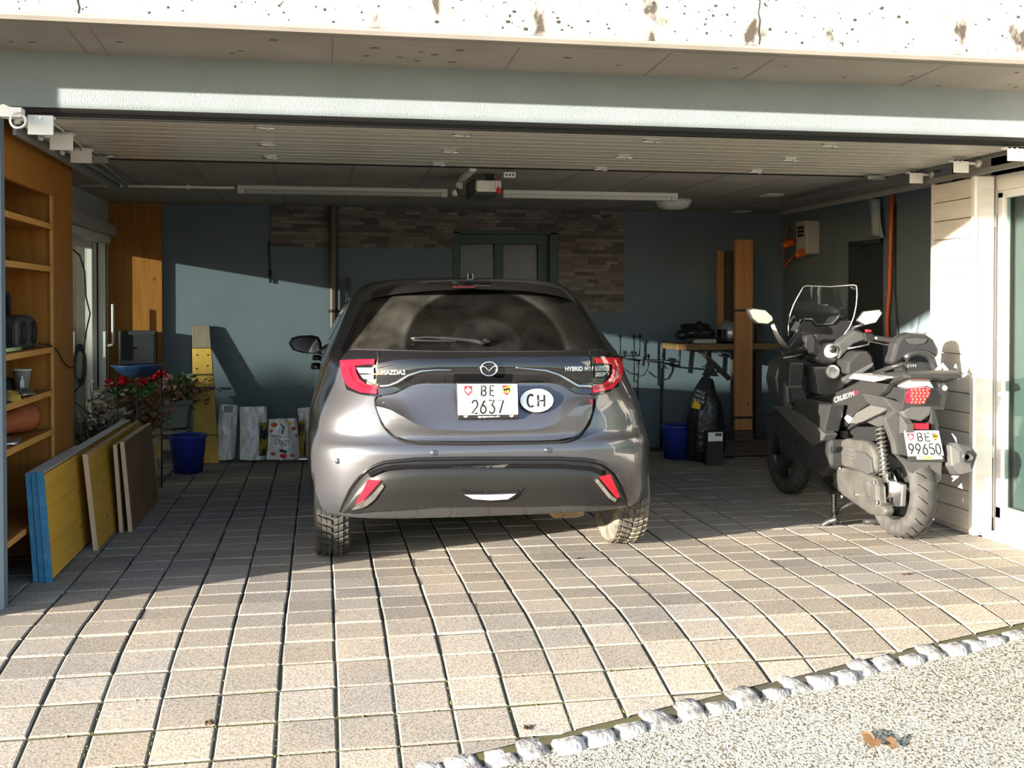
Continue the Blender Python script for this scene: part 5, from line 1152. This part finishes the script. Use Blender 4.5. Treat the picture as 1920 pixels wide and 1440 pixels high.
m = MB(); a, b = ony(1302, 636, TY_ - .08), ony(1344, 644.5, TY_ - .08); m.bb((a.x, TY_ - .085, b.z + .002), (b.x, TY_ - .03, a.z)); solo('folded_cloth', m, mat('pale_cloth', (.32, .30, .29), .9), 'pale folded cloth on the tray under the black jacket', 'cloth', bevel=.012)
# sack
sk = thing('soil_sack', 'black plastic soil sack with white lettering beside the right bucket', 'sack', ony(1325, 830, 8.62))
c = ony(1324, 838, 8.66); c.z = .01; m = MB(); h0 = ony(1324, 700, 8.66).z - c.z
lump(m, c, .155, .11, h0 * .62, 11, 24, 14, .10); m.prism([ony(1318, 704, 8.66), ony(1348, 706, 8.66), ony(1338, 690, 8.66), ony(1330, 672, 8.66), ony(1325, 692, 8.66)], (0, .03, 0))
put('sack_body', m, mat('black_sack', (.014, .015, .017), .3, bump=.6, bscale=18, bdist=.02), sk, solid=0)
pq = [ony(x, y, 8.535) for x, y in ((1322, 706), (1334, 716), (1318, 770), (1300, 754), (1306, 730))]; m = MB(); m.prism(pq, (0, .06, 0)); lb = put('label', m, mat('print_dark', (.012, .012, .014), .4), sk)
for i, s_ in enumerate(('HOLZ', 'VOM DIS', 'DA BOUM')):
    p = ony(1314 - i * 2, 735 + i * 8, 8.532); rt_ = ony(1322, 738, 8.5) - ony(1306, 732, 8.5); put('lettering', text_mesh(s_, .075 + .012 * i, .024, p, rt_, Vector((.3, 0, 1)), .001), PLATEW, lb)
p = [ony(x, y, 8.53) for x, y in ((1302, 750), (1314, 758), (1312, 768), (1299, 765))]; put('yellow_label', MB().prism(p, (0, .05, 0)), YELI, sk)
m = box_px((1326, 809), (1356, 829.5), 8.42, .07); m.v = [Vector((v.x, v.y, v.z if v.z > .2 else 0)) for v in m.v]; cb = solo('carton', m, mat('dark_carton', (.02, .02, .02), .6), 'small dark box with a white barcode label in front of the soil sack', 'box', bevel=.003)
m = box_px((1328, 811), (1355, 827), 8.417, .004); q = put('label', m, PLATEW, None); q.parent = cb; q.data.transform(Matrix.Translation(-cb.location))
m = MB()
for i in range(7): bpx(m, (1341 + i * 1.8, 812), (1342 + i * 1.8 + (i % 2) * .6, 818), 8.4155, .002)
q = put('barcode', m, INK, None, kind='stuff'); q.parent = cb; q.data.transform(Matrix.Translation(-cb.location))
# ------------------------------------------------------------ left: plank, bags
m = MB(); P1, P2, P3, P4 = ony(360, 610, YB - .06), ony(393, 610, YB - .06), ony(412, 858, YB - .30), ony(364, 858, YB - .30)
P3.z = P4.z = 0; P3.y = P4.y = YB - .34
def plk(t0, t1): return [P1 + (P4 - P1) * t0, P2 + (P3 - P2) * t0, P2 + (P3 - P2) * t1, P1 + (P4 - P1) * t1]
pk = thing('leaning_plank', 'yellow wooden plank with grey weathered top leaning on the back wall', 'plank', (P4 + P3) / 2)
BRNK = mat('dark_groove_wood', (.09, .05, .02), .7)
GRW = wood('weathered_end', (.17, .14, .10), (.22, .18, .135), stretch=(6, 6, .6), scale=5, knots=False)
for t0, t1, mt in ((0, .168, GRW), (.172, .36, WOODV), (.372, .455, WOODV), (.478, .80, WOODV), (.805, 1, WOODV)): put('plank_board', MB().prism(plk(t0, t1), (0, .03, 0)), mt, pk, bevel=.003, seg=1)
put('back_board', MB().prism([p + Vector((0, .012, 0)) for p in plk(0, 1)], (0, .022, 0)), BRNK, pk)
m = MB()
for t in ((.22, .25), (.22, .8), (.30, .75), (.32, .2), (.41, .25), (.41, .8), (.50, .4), (.50, .6)):
    q = plk(t[0], t[0])[0]; q2 = plk(t[0], t[0])[1]; m.ball(q + (q2 - q) * t[1] - Vector((0, .002, 0)), (.007, .003, .007), 8, 5)
put('nail_hole', m, BLACK, pk, kind='stuff')
BAGW = mat('white_foil', (.74, .74, .76), .35, .1, c2=(.56, .56, .58), scale=9, bump=.7, bscale=14, bdist=.02)
def bag(pts, Y, d, lab, side=None, seed=1):
    c0 = ony(sum(p[0] for p in pts) / len(pts), max(p[1] for p in pts), Y); t = thing('crisp_bag' if side else 'paper_bag', lab, 'bag', (c0.x, Y, 0)); rr = random.Random(seed)
    top = [p for p in pts]
    y0, y1 = min(p[1] for p in pts), max(p[1] for p in pts)
    # pts: left edge top->bottom then right edge top->bottom
    n = len(pts) // 2; Lc, Rc = curve(pts[:n], 10), curve(pts[n:], 10)
    def f(a, b, sgn):
        i = min(int(b * 10), 9); w = b * 10 - i
        l = (Lc[i][0] + (Lc[i + 1][0] - Lc[i][0]) * w, Lc[i][1] + (Lc[i + 1][1] - Lc[i][1]) * w); r = (Rc[i][0] + (Rc[i + 1][0] - Rc[i][0]) * w, Rc[i][1] + (Rc[i + 1][1] - Rc[i][1]) * w)
        p = ony(l[0] + (r[0] - l[0]) * a, l[1] + (r[1] - l[1]) * a, Y)
        bulge = math.sin(math.pi * a) ** .6 * d * (.25 + .75 * min(1, b * 1.6))
        p.y += -sgn * bulge if sgn > 0 else bulge * .8
        p.y += .008 * math.sin(a * 17 + b * 5 + seed) * math.sin(b * 9 + seed); p.z = max(p.z, .003); return p
    m = MB(); m.grid(lambda a, b: f(a, b, 1), 16, 14); m.grid(lambda a, b: f(a, b, -1), 16, 14)
    put('bag_body', m, BAGW, t); return t, f
t, f = bag([(412, 758), (408, 800), (410, 862), (446, 760), (444, 810), (440, 860)], 9.33, .05, 'slim white bag folded open beside the leaning plank', None, 2)
m = MB(); m.grid(lambda a, b: f(.25 + .5 * a, .02 + .12 * b, 1) - Vector((0, .004, 0)), 6, 3); put('fold', m, mat('grey_lining', (.28, .28, .30), .5), t)
m = MB(); m.grid(lambda a, b: f(.96 + .03 * a, .3 + .3 * b, 1) - Vector((-.015, .006, 0)), 3, 5); put('print', m, mat('print_olive', (.10, .09, .02), .5), t)
t, f = bag([(449, 763), (450, 810), (449, 861), (500, 762), (502, 800), (500, 861)], 9.30, .06, 'wide white bag with yellow printed side next to the slim one', None, 5)
m = MB(); m.grid(lambda a, b: f(.72 + .27 * a + .1 * (1 - b) * 0, .30 + .62 * b, 1) - Vector((0, .006, 0)), 6, 8); put('print', m, mat('print_yellow', (.42, .30, .03), .45, c2=(.03, .03, .04), scale=10, lo=.45, hi=.55), t)
t, f = bag([(504, 786), (503, 820), (500, 861), (556, 784), (560, 820), (562, 860)], 9.22, .05, 'small colourful crisp bag printed with FRESH and CRAZY', True, 8)
for (a, b, s, w, h) in ((.26, .42, 'FRESH', .085, .024), (.48, .57, 'CRAZY', .12, .045)):
    p = f(a, b, 1) - Vector((0, .006, 0)); put('lettering', text_mesh(s, w, h, p, (1, 0, -.12), (0, 0, 1), .001), mat('print_maroon' + s, (.12, .02, .03), .5), t)
for k, (a, b, r, mt) in enumerate(((.2, .14, .028, ORN), (.12, .30, .018, REDI), (.7, .12, .022, YELI), (.85, .25, .02, REDI), (.2, .85, .024, ORN), (.45, .78, .02, BLACK), (.55, .80, .018, BLACK), (.5, .90, .03, REDI), (.78, .9, .022, ORN), (.92, .42, .016, ORN))):
    m = MB(); m.ball(f(a, b, 1) - Vector((0, .003, 0)), (r, .004, r * .7), 10, 6); put('printed_fruit', m, mt, t)
m = MB(); m.tube([f(.42, .12, 1) - Vector((0, .008, 0)), f(.52, .22, 1) - Vector((0, .008, 0)), f(.45, .36, 1) - Vector((0, .008, 0)), f(.55, .18, 1) - Vector((0, .008, 0))], .005, 6); put('printed_leaf', m, mat('print_green', (.03, .08, .02), .5), t)
t, f = bag([(548, 800), (552, 830), (556, 860), (570, 786), (572, 820), (574, 858)], 9.32, .03, 'yellow and brown bag wedged behind the crisp bag', None, 4)
t.children[0].data.materials[0] = mat('yellow_brown_foil', (.42, .28, .03), .4, c2=(.06, .035, .02), scale=8, lo=.45, hi=.55)
t, f = bag([(558, 766), (562, 810), (564, 858), (590, 762), (590, 810), (590, 858)], 9.47, .04, 'white bag beside the car, rightmost of the bags', None, 9)
m = MB(); m.tube([ony(556, 862, 9.15), ony(600, 860, 9.15)], .012, 8); m.lathe([(.022, 0), (.022, .06)], ony(562, 861, 9.15), (1, 0, 0), 12); solo('hose_coupling', m, SILV, 'metal hose coupling lying in front of the white bags', 'hose')
# ------------------------------------------------------------ plants corner
GX = -1.5
pots = mat('grey_green_plastic', (.10, .125, .12), .55)
pb_ = thing('planter', 'grey green plastic planter with dry red and white geraniums', 'plant pot', ony(326, 800, 9.2))
a, b, c, d = ony(296, 758, 9.12), ony(356, 752, 9.12), ony(350, 802, 9.12), ony(303, 806, 9.12)
m = MB(); m.hexa([d, c, c + Vector((0, .22, 0)), d + Vector((0, .22, 0))], [a, b, b + Vector((0, .26, 0)), a + Vector((0, .26, 0))]); put('pot_body', m, pots, pb_, bevel=.01)
m = MB(); m.hexa([a + Vector((-.02, -.02, -.03)), b + Vector((.02, -.02, -.03)), b + Vector((.02, .28, -.03)), a + Vector((-.02, .28, -.03))], [a + Vector((-.025, -.025, .012)), b + Vector((.025, -.025, .012)), b + Vector((.025, .28, .012)), a + Vector((-.025, .28, .012))]); put('pot_rim', m, pots, pb_, bevel=.006)
DRY = mat('dry_leaf', (.17, .085, .045), .8, c2=(.38, .25, .15), scale=9, lo=.4, hi=.7); GRNL = mat('green_leaf', (.055, .16, .03), .6, c2=(.12, .22, .06), scale=12); STEM = mat('brown_stem', (.07, .05, .035), .8)
PETR = mat('red_petal', (.52, .008, .012), .6); PETW = mat('pale_pink_petal', (.72, .58, .56), .6)
def leaves(mb, c, s, n, size, seed, curl=.5):
    rr = random.Random(seed)
    for i in range(n):
        p = Vector(c) + Vector((rr.gauss(0, s[0]), rr.gauss(0, s[1]), rr.gauss(0, s[2])))
        M = Matrix.Rotation(rr.uniform(0, 6.3), 3, 'Z') @ Matrix.Rotation(rr.uniform(-1.2, 1.2), 3, 'X') @ Matrix.Rotation(rr.uniform(-1, 1), 3, 'Y'); k = size * rr.uniform(.6, 1.3)
        vs = [Vector((-.5, 0, curl * .4)), Vector((-.2, -.32, 0)), Vector((.3, -.28, 0)), Vector((.55, 0, curl * .3)), Vector((.3, .28, .05)), Vector((-.2, .32, 0)), Vector((0, 0, -.12 * curl))]
        mb.add([p + M @ (v * k) for v in vs], [(i, (i + 1) % 6, 6) for i in range(6)], True)
def stems(mb, a, b, n, seed, r=.004):
    rr = random.Random(seed)
    for i in range(n):
        p = Vector(a) + Vector((rr.uniform(-.12, .12), rr.uniform(-.08, .08), 0)); q = Vector(b) + Vector((rr.gauss(0, .14), rr.gauss(0, .08), rr.gauss(0, .07))); mid = (p + q) / 2 + Vector((rr.gauss(0, .05), rr.gauss(0, .03), .02)); mb.tube([p, mid, q], [r, r * .8, r * .5], 5)
def flower(mb, c, r, n, seed):
    rr = random.Random(seed)
    for i in range(n):
        d = Vector((rr.gauss(0, 1), rr.gauss(0, 1), rr.gauss(.3, .8))).normalized(); leaves(mb, Vector(c) + d * r * rr.uniform(.6, 1), (.003, .003, .003), 3, r * .62, rr.random(), .6)
soil = (a + b) / 2 + Vector((0, .13, .0))
m = MB(); stems(m, soil, soil + Vector((0, 0, .16)), 26, 3); put('stem', m, STEM, pb_, kind='stuff')
m = MB(); leaves(m, soil + Vector((.02, 0, .07)), (.12, .08, .05), 260, .05, 4); put('dry_leaves', m, DRY, pb_, kind='stuff')
m = MB(); leaves(m, ony(345, 716, 9.2), (.035, .03, .03), 30, .05, 5); leaves(m, soil + Vector((-.1, 0, .16)), (.06, .05, .03), 18, .05, 15); put('green_leaves', m, GRNL, pb_, kind='stuff')
for k, (px, py) in enumerate(((308, 716), (316, 709), (304, 722))):
    m = MB(); flower(m, ony(px, py, 9.12), .035, 22, 20 + k); put('flower_head', m, PETW, pb_)
pd = thing('geranium_pot', 'terracotta pot of drying geraniums with red flowers below the blue bowl', 'potted plant', ony(250, 830, 8.6))
m = MB(); pc = ony(252, 800, 8.6); m.lathe([(0, 0), (.09, 0), (.125, pc.z - .04), (.135, pc.z - .04), (.135, pc.z), (.12, pc.z), (.11, pc.z - .03), (0, pc.z - .03)], (pc.x, 8.6, 0), (0, 0, 1), 28); put('pot', m, mat('terracotta', (.30, .10, .035), .75), pd)
cc = ony(248, 765, 8.6); m = MB(); stems(m, pc, cc + Vector((0, 0, .05)), 40, 6); put('stem', m, STEM, pd, kind='stuff')
m = MB(); leaves(m, cc + Vector((.02, .03, -.02)), (.115, .075, .075), 700, .055, 7); put('dry_leaves', m, DRY, pd, kind='stuff')
m = MB()
for px, py in ((215, 728), (232, 730), (250, 728), (272, 726), (285, 722), (222, 738), (265, 735), (204, 735)): leaves(m, ony(px, py, 8.55), (.03, .03, .02), 16, .055, px)
put('green_leaves', m, GRNL, pd, kind='stuff')
for k, (px, py) in enumerate(((230, 716), (206, 722), (262, 720), (284, 708), (301, 706))):
    m = MB(); flower(m, ony(px, py, 8.53), .045, 26, 30 + k); put('flower_head', m, PETR, pd)
pdl = thing('dry_shrub', 'dry leafless shrub with small pale leaves beside the glass door', 'dry plant', ony(185, 850, 8.3))
c = ony(190, 830, 8.3); c.z = .30; m = MB(); stems(m, Vector((c.x, 8.3, .0)), ony(195, 770, 8.3), 34, 9, .006); rr = random.Random(5)
for i in range(24): p = Vector((c.x + rr.uniform(-.1, .1), 8.25, .25)); m.tube([p, p + Vector((rr.uniform(-.25, .1), rr.uniform(-.1, .1), rr.uniform(.05, .25))), p + Vector((rr.uniform(-.35, .1), rr.uniform(-.1, .1), rr.uniform(.0, .2)))], .004, 5)
put('branch', m, STEM, pdl, kind='stuff')
m = MB(); leaves(m, ony(192, 738, 8.3), (.04, .04, .04), 60, .045, 12); leaves(m, ony(200, 780, 8.3), (.08, .06, .08), 160, .04, 13); put('dry_leaves', m, mat('pale_dry_leaf', (.20, .17, .13), .8, c2=(.50, .46, .40), scale=12), pdl, kind='stuff')
m = MB(); leaves(m, ony(180, 812, 8.25), (.14, .08, .05), 120, .05, 14); put('leaf_litter', m, mat('dark_leaf', (.05, .045, .04), .8), pdl, kind='stuff')
m = MB(); m.lathe([(0, 0), (.11, 0), (.14, .22), (.13, .22), (.12, .2), (0, .2)], (c.x + .02, 8.3, 0), (0, 0, 1), 24); put('pot', m, pots, pdl)
# bowl on rods with the dark filter panel behind it
bs = thing('bird_bath', 'shallow blue bowl on three thin black rods above the geraniums', 'bird bath', ony(258, 700, 8.1))
c = ony(258, 685, 8.1); m = MB(); r = (ony(308, 685, 8.1) - ony(208, 685, 8.1)).x / 2
m.lathe([(0, -.095), (r * .35, -.09), (r * .7, -.055), (r * .88, -.02), (r, 0), (r, .006), (r * .86, -.012), (r * .66, -.045), (0, -.08)], c, (0, 0, 1), 40); put('bowl', m, mat('blue_enamel', (.02, .05, .12), .35, c2=(.035, .075, .16), scale=6), bs)
m = MB()
for dx, dy in ((-.14, -.02), (.015, -.12), (.165, .0)):
    m = MB(); m.tube([c + Vector((dx, dy, -.03)), Vector((c.x + dx, c.y + dy, .0))], .006, 6); put('leg', m, BLACKM, bs)
m = MB(); m.tube([c + Vector((.0, -.12, -.10)), c + Vector((.06, -.12, -.07)), c + Vector((.10, -.1, -.11)), c + Vector((.16, 0, -.09))], .006, 6); put('bracket', m, BLACKM, bs)
fp = thing('louvre_panel', 'dark grey ribbed square panel leaning on the wooden column above the blue bowl', 'panel', ony(258, 690, 9.5))
put('panel_frame', box_px((222, 620), (293, 692), 9.50, .07), mat('panel_grey', (.022, .025, .03), .6), fp, bevel=.008)
for i in range(10): put('rib', box_px((227, 627 + i * 6.4), (288, 631.5 + i * 6.4), 9.495, .02), mat('rib_grey', (.013, .015, .018), .7) if i == 0 else bpy.data.materials['rib_grey'], fp)
put('panel_leg', MB().bb(ony(230, 692, 9.53), ony(236, 692, 9.53) * 1 + Vector((0, .03, 0)) - Vector((0, 0, ony(236, 692, 9.53).z))), BLACKM, fp); put('panel_leg', MB().bb(ony(280, 692, 9.53), ony(286, 692, 9.53) + Vector((0, .03, 0)) - Vector((0, 0, ony(286, 692, 9.53).z))), BLACKM, fp)
# low slatted bench under the planter
be = thing('low_bench', 'low weathered wooden bench carrying the grey green planter', 'bench', ony(320, 850, 8.95))
GREYW = wood('grey_weathered_wood', (.20, .18, .15), (.27, .24, .20), stretch=(.6, 6, 6), scale=5, knots=False)
z = ony(320, 806, 9.12).z
for i in range(4): put('slat', MB().bb((ony(286, 806, 9.1).x, 9.03 + i * .1, z - .03), (ony(350, 806, 9.1).x, 9.11 + i * .1, z - .004)), GREYW, be, bevel=.003, seg=1)
put('apron', MB().bb((ony(290, 806, 9.1).x, 9.05, z - .16), (ony(346, 806, 9.1).x, 9.075, z - .07)), GREYW, be, bevel=.003)
for px in (292, 342): put('leg', MB().bb((ony(px, 806, 9.1).x - .02, 9.07, 0), (ony(px, 806, 9.1).x + .02, 9.11, z - .03)), GREYW, be); put('leg', MB().bb((ony(px, 806, 9.1).x - .02, 9.35, 0), (ony(px, 806, 9.1).x + .02, 9.39, z - .03)), GREYW, be)
m = MB(); m.bb(ony(292, 852, 8.75), ony(304, 852, 8.75) + Vector((0, .03, .12))); m.v = [Vector((v.x, v.y, max(0, v.z - .03))) for v in m.v]; solo('wood_offcut', m, WOODV, 'short yellow wood offcut under the low bench', 'wood')
# ------------------------------------------------------------ formwork panels and plywood sheets leaning by the shelves
BLUEE = mat('blue_edge_paint', (.025, .16, .30), .6, c2=(.06, .22, .36), scale=20)
RAWE = wood('raw_edge', (.50, .33, .20), (.58, .41, .27), stretch=(6, 6, .6), scale=5, knots=False)
BRN = mat('hardboard_brown', (.15, .085, .035), .6, c2=(.21, .125, .055), scale=5, stretch=(1, 1, 1))
def sheet(name, lab, xb, xt, y0, y1, h, th, face, edge, cat='board', group=None, lines=0):
    t = thing(name, lab, cat, ((xb + xt) / 2, (y0 + y1) / 2, 0), group)
    q = lambda x, z, y: Vector((x, y, z))
    def slab(ya, yb, za, zb):
        f = lambda z: xb + (xt - xb) * z / h
        return MB().hexa([q(f(za), za, ya), q(f(za), za, yb), q(f(zb), zb, yb), q(f(zb), zb, ya)], [q(f(za) - th, za, ya), q(f(za) - th, za, yb), q(f(zb) - th, zb, yb), q(f(zb) - th, zb, ya)])
    e = .012
    if lines:
        for k in range(lines): put('face_board', slab(y0 + e, y1 - e, e + (h - 2 * e) * k / lines + .0008, e + (h - 2 * e) * (k + 1) / lines - .0008), face, t)
    else: put('face_board', slab(y0 + e, y1 - e, .004, h - .004), face, t)
    put('end_edge', slab(y0, y0 + e, 0, h), edge, t); put('end_edge', slab(y1 - e, y1, 0, h), edge, t); put('top_edge', slab(y0 + e, y1 - e, h - .004, h), RAWE if edge is not BLUEE else GREYP, t)
    return t
sheet('formwork_panel', 'yellow formwork panel with blue ends, front one of the three leaning by the shelves', -1.288, -1.325, 5.445, 7.85, .535, .030, WOODY, BLUEE, group='yellow formwork panels', lines=3)
sheet('formwork_panel', 'yellow formwork panel with blue ends, middle one of the leaning three', -1.322, -1.357, 5.455, 7.85, .533, .028, WOODY, BLUEE, group='yellow formwork panels', lines=3)
sheet('formwork_panel', 'yellow formwork panel with blue ends, against the shelves behind the other two', -1.355, -1.388, 5.46, 6.5, .53, .024, WOODY, BLUEE, group='yellow formwork panels', lines=3)
sheet('timber_board', 'yellow pine board with pale end leaning on the front formwork panel', -1.205, -1.258, 6.10, 7.8, .53, .026, WOODY, RAWE)
sheet('plywood_sheet', 'pale edged plywood sheet between the pine board and the brown hardboard', -1.155, -1.188, 6.56, 7.62, .52, .022, BRN, RAWE, group='plywood sheets')
sheet('plywood_sheet', 'brown faced hardboard sheet, outermost of the leaning boards', -1.105, -1.150, 6.575, 7.6, .535, .024, BRN, RAWE, group='plywood sheets')
# ------------------------------------------------------------ built-in shelf and what stands on it
FX = -1.42
WOODE = wood('pale_pine_edge', (.40, .20, .045), (.48, .25, .07), stretch=(6, .6, 6), scale=5, knots=False)
sh_ = thing('shelf_unit', 'orange pine built-in shelf unit on the left wall', 'shelf', (FX, 5.8, 0))
put('front_board', MB().bb((FX - .03, 6.06, 0), (FX, 6.53, ZC - .01)), WOODO, sh_, bevel=.002); put('header_board', MB().bb((FX - .03, 5.06, 1.93), (FX, 6.06, ZC - .01)), WOODO, sh_, bevel=.002)
put('end_panel', MB().bb((-1.78, 6.06, 0), (FX - .03, 6.09, ZC - .01)), WOODO, sh_); put('end_panel', MB().bb((-1.78, 6.50, 0), (FX - .03, 6.53, ZC - .01)), WOODO, sh_); put('back_panel', MB().bb((-1.80, 5.06, 0), (-1.775, 6.06, ZC - .01)), WOODO, sh_)
put('edge_strip', MB().bb((FX - .012, 6.048, 0), (FX + .004, 6.062, 1.93)), WOODE, sh_)
SHZ = [.26, .682, .891, 1.121, 1.552, 1.779]
for z in SHZ: put('shelf_board', MB().bb((-1.775, 5.07, z - .028), (FX - .005, 6.055, z)), WOODO, sh_, bevel=.002); put('shelf_edge', MB().bb((FX - .006, 5.07, z - .03), (FX + .006, 6.055, z)), WOODE, sh_, bevel=.002)
# radio
SXp = -1.50
rx = thing('portable_radio', 'dark grey portable radio with upright handle on the shelf', 'radio', Vector((-1.58, 5.75, SHZ[3])))
z0 = SHZ[3]; RAD = mat('radio_grey', (.035, .037, .038), .5)
prof_ = [(0, .02), (.02, 0), (.24, 0), (.27, .03), (.27, .11), (.24, .16), (.16, .175), (.02, .165), (0, .14)]
def rp_(x, d): return [Vector((x, 5.58 + 1.35 * a, z0 + b)) for a, b in prof_]
put('radio_body', MB().hexa(rp_(-1.68, 0), rp_(-1.47, 0)), RAD, rx, bevel=.015)
for yy in (5.66, 5.86): put('speaker', MB().lathe([(0, .004), (.05, .006), (.055, .0), (.06, .006), (.062, 0)], (-1.47, yy, z0 + .085), (1, 0, 0), 24), BLACK, rx)
put('handle', MB().tube([(-1.58, 5.66, z0 + .16), (-1.58, 5.665, z0 + .27), (-1.58, 5.685, z0 + .285), (-1.58, 5.79, z0 + .285), (-1.58, 5.81, z0 + .27), (-1.58, 5.815, z0 + .16)], .014, 8), GREY2, rx)
put('end_face', MB().bb((-1.66, 5.574, z0 + .03), (-1.49, 5.582, z0 + .13)), GREY2, rx, bevel=.004)
m = MB(); m.tube([(-1.455, 5.20, z0 + .012), (-1.45, 5.52, z0 + .012)], [.010, .012], 8); mk = solo('marker_pen', m, mat('pale_green_plastic', (.45, .55, .25), .5), 'pale green marker pen lying in front of the radio', 'pen')
# cup, stone, foil
z1 = SHZ[2]; cp_ = onx(64, 722, -1.52); cpz = thing('paper_cup', 'grey paper cup with white bottle print on the shelf below the radio', 'cup', (-1.52, 5.83, z1))
CUPM = mat('grey_cup', (.20, .20, .21), .6)
put('cup_body', MB().lathe([(0, .002), (.030, .0), (.044, .118), (.046, .12), (.042, .119), (.029, .006), (0, .006)], (-1.52, 5.83, z1), (0, 0, 1), 26), CUPM, cpz); put('lip', MB().lathe([(.042, .118), (.047, .118), (.047, .124), (.042, .124)], (-1.52, 5.83, z1), (0, 0, 1), 26), WHITE, cpz)
d_ = Vector((.28, -.96, 0)); e_ = Vector((.96, .28, 0)); m = MB()
for pp, off in (([(-.009, .03), (.009, .03), (.010, .06), (.004, .075), (.004, .09), (-.004, .09), (-.004, .075), (-.010, .06)], 0),):
    m.prism([Vector((-1.52, 5.83, z1)) + d_ * (.034 + b * .12) + e_ * a + Vector((0, 0, b)) for a, b in pp], d_ * .002)
put('print', m, WHITE, cpz)
m = MB(); lump(m, (-1.62, 5.90, z1), .075, .08, .055, 21, 14, 8, .08); solo('stone', m, mat('dark_stone', (.045, .043, .042), .8), 'dark rounded stone behind the paper cup', 'stone')
m = MB(); lump(m, (-1.48, 5.66, z1), .06, .075, .022, 22, 18, 8, .5); solo('foil_wrapper', m, mat('crumpled_foil', (.30, .27, .22), .35, .7), 'crumpled foil wrapper lying beside the paper cup', 'wrapper')
m = MB(); lump(m, (-1.46, 5.36, z1), .05, .06, .03, 23, 14, 8, .4); solo('dried_husk', m, mat('yellow_husk', (.30, .20, .04), .7), 'small yellowish dried husk at the near end of the cup shelf', 'husk')
# clay pipe fitting
z2 = SHZ[1]; cpp = thing('clay_pipe', 'terracotta drain pipe fitting lying on the lower shelf', 'pipe', (-1.56, 5.6, z2))
TER = mat('terracotta_pipe', (.30, .085, .035), .5)
put('pipe_body', MB().lathe([(.055, -.35), (.055, .12), (.062, .13), (.062, .16), (.05, .16), (.05, -.35)], (-1.56, 5.62, z2 + .075), (.12, 1, 0), 28), TER, cpp); put('socket', MB().lathe([(.062, .14), (.07, .15), (.072, .26), (.078, .27), (.078, .30), (.066, .30), (.064, .18), (.055, .15)], (-1.56, 5.62, z2 + .078), (.12, 1, 0), 28), TER, cpp)
m = MB(); lump(m, (-1.46, 5.36, z2), .045, .06, .02, 24, 12, 7, .5); solo('foil_scrap', m, mat('silver_foil', (.5, .5, .5), .3, .9), 'scrap of silver foil on the lower shelf before the clay pipe', 'wrapper')
# radio cable and the coil of black cable on the shelf end
m = MB(); m.tube([(-1.47, 5.97, z0 + .02), (-1.43, 6.02, z0 + .012), (FX + .012, 6.10, z0 - .02), (FX + .014, 6.22, z0 - .09), (FX + .014, 6.36, z0 - .13), (FX + .02, 6.48, z0 - .135)], .004, 6); solo('radio_cable', m, BLACK, 'thin black cable running from the radio across the pine board', 'cable')
cc_ = thing('cable_coil', 'coil of black cable hung beside the glass door', 'cable', (FX - .05, 6.62, .95))
for k in range(5):
    m = MB(); cx_, cz_ = R.uniform(-.012, .012), R.uniform(-.03, .03)
    m.tube([onpl(150 + 10 * math.cos(t) + cx_ * 120, 683 + cz_ * 150 + (36 - k * 2) * math.sin(t), (FX - .06 + k * .012, 6.60, 1), Vector((-.3, -1, 0))) for t in [2 * math.pi * i / 28 for i in range(29)]], .006, 6, cap=False); put('loop', m, BLACK, cc_)
m = MB(); m.tube([onpl(x, y, (FX - .05, 6.60, 1), Vector((-.3, -1, 0))) for x, y in ((137, 468), (150, 480), (159, 510), (161, 555), (169, 588), (162, 620), (158, 650), (155, 690), (152, 720), (140, 735))], .005, 6); put('lead', m, BLACK, cc_)
m = MB(); m.tube([onpl(x, y, (FX - .05, 6.60, 1), Vector((-.3, -1, 0))) for x, y in ((140, 754), (150, 762), (168, 775), (185, 778), (200, 788))], .004, 6); put('lead', m, BLACK, cc_)
# ------------------------------------------------------------ fallen leaves
LEAFB = mat('brown_leaf', (.075, .038, .016), .75, c2=(.12, .066, .03), scale=20)
def leaf(px, py, n, size, lab, dark=False):
    c = gnd(px, py); m = MB(); leaves(m, c + Vector((0, 0, size * .12)), (size * .5, size * .35, .002), n, size, px, .5)
    for v in m.v: v.z = c.z + (v.z - c.z) * .45 + (zg(v.y) - c.z) * .55
    for v in m.v: v.z = max(v.z, zg(v.y) + .001)
    solo('fallen_leaf', m, LEAFB, lab, 'leaf')
leaf(1650, 1382, 3, .09, 'curled brown oak leaf lying on the sunlit road'); leaf(393, 1356, 9, .022, 'clump of dry brown leaf bits in a paving joint near the lower edge')
leaf(990, 1365, 9, .024, 'clump of dry leaf bits beside the cobble strip'); leaf(1700, 1078, 6, .03, 'dry leaf bits on the paving in front of the scooter')
leaf(1470, 1035, 3, .03, 'small brown leaf on the sunlit paving left of the scooter stand'); leaf(1084, 1046, 1, .05, 'single dark leaf on the paving behind the car')
leaf(192, 1031, 3, .022, 'dark leaf bits at the foot of the pine board')
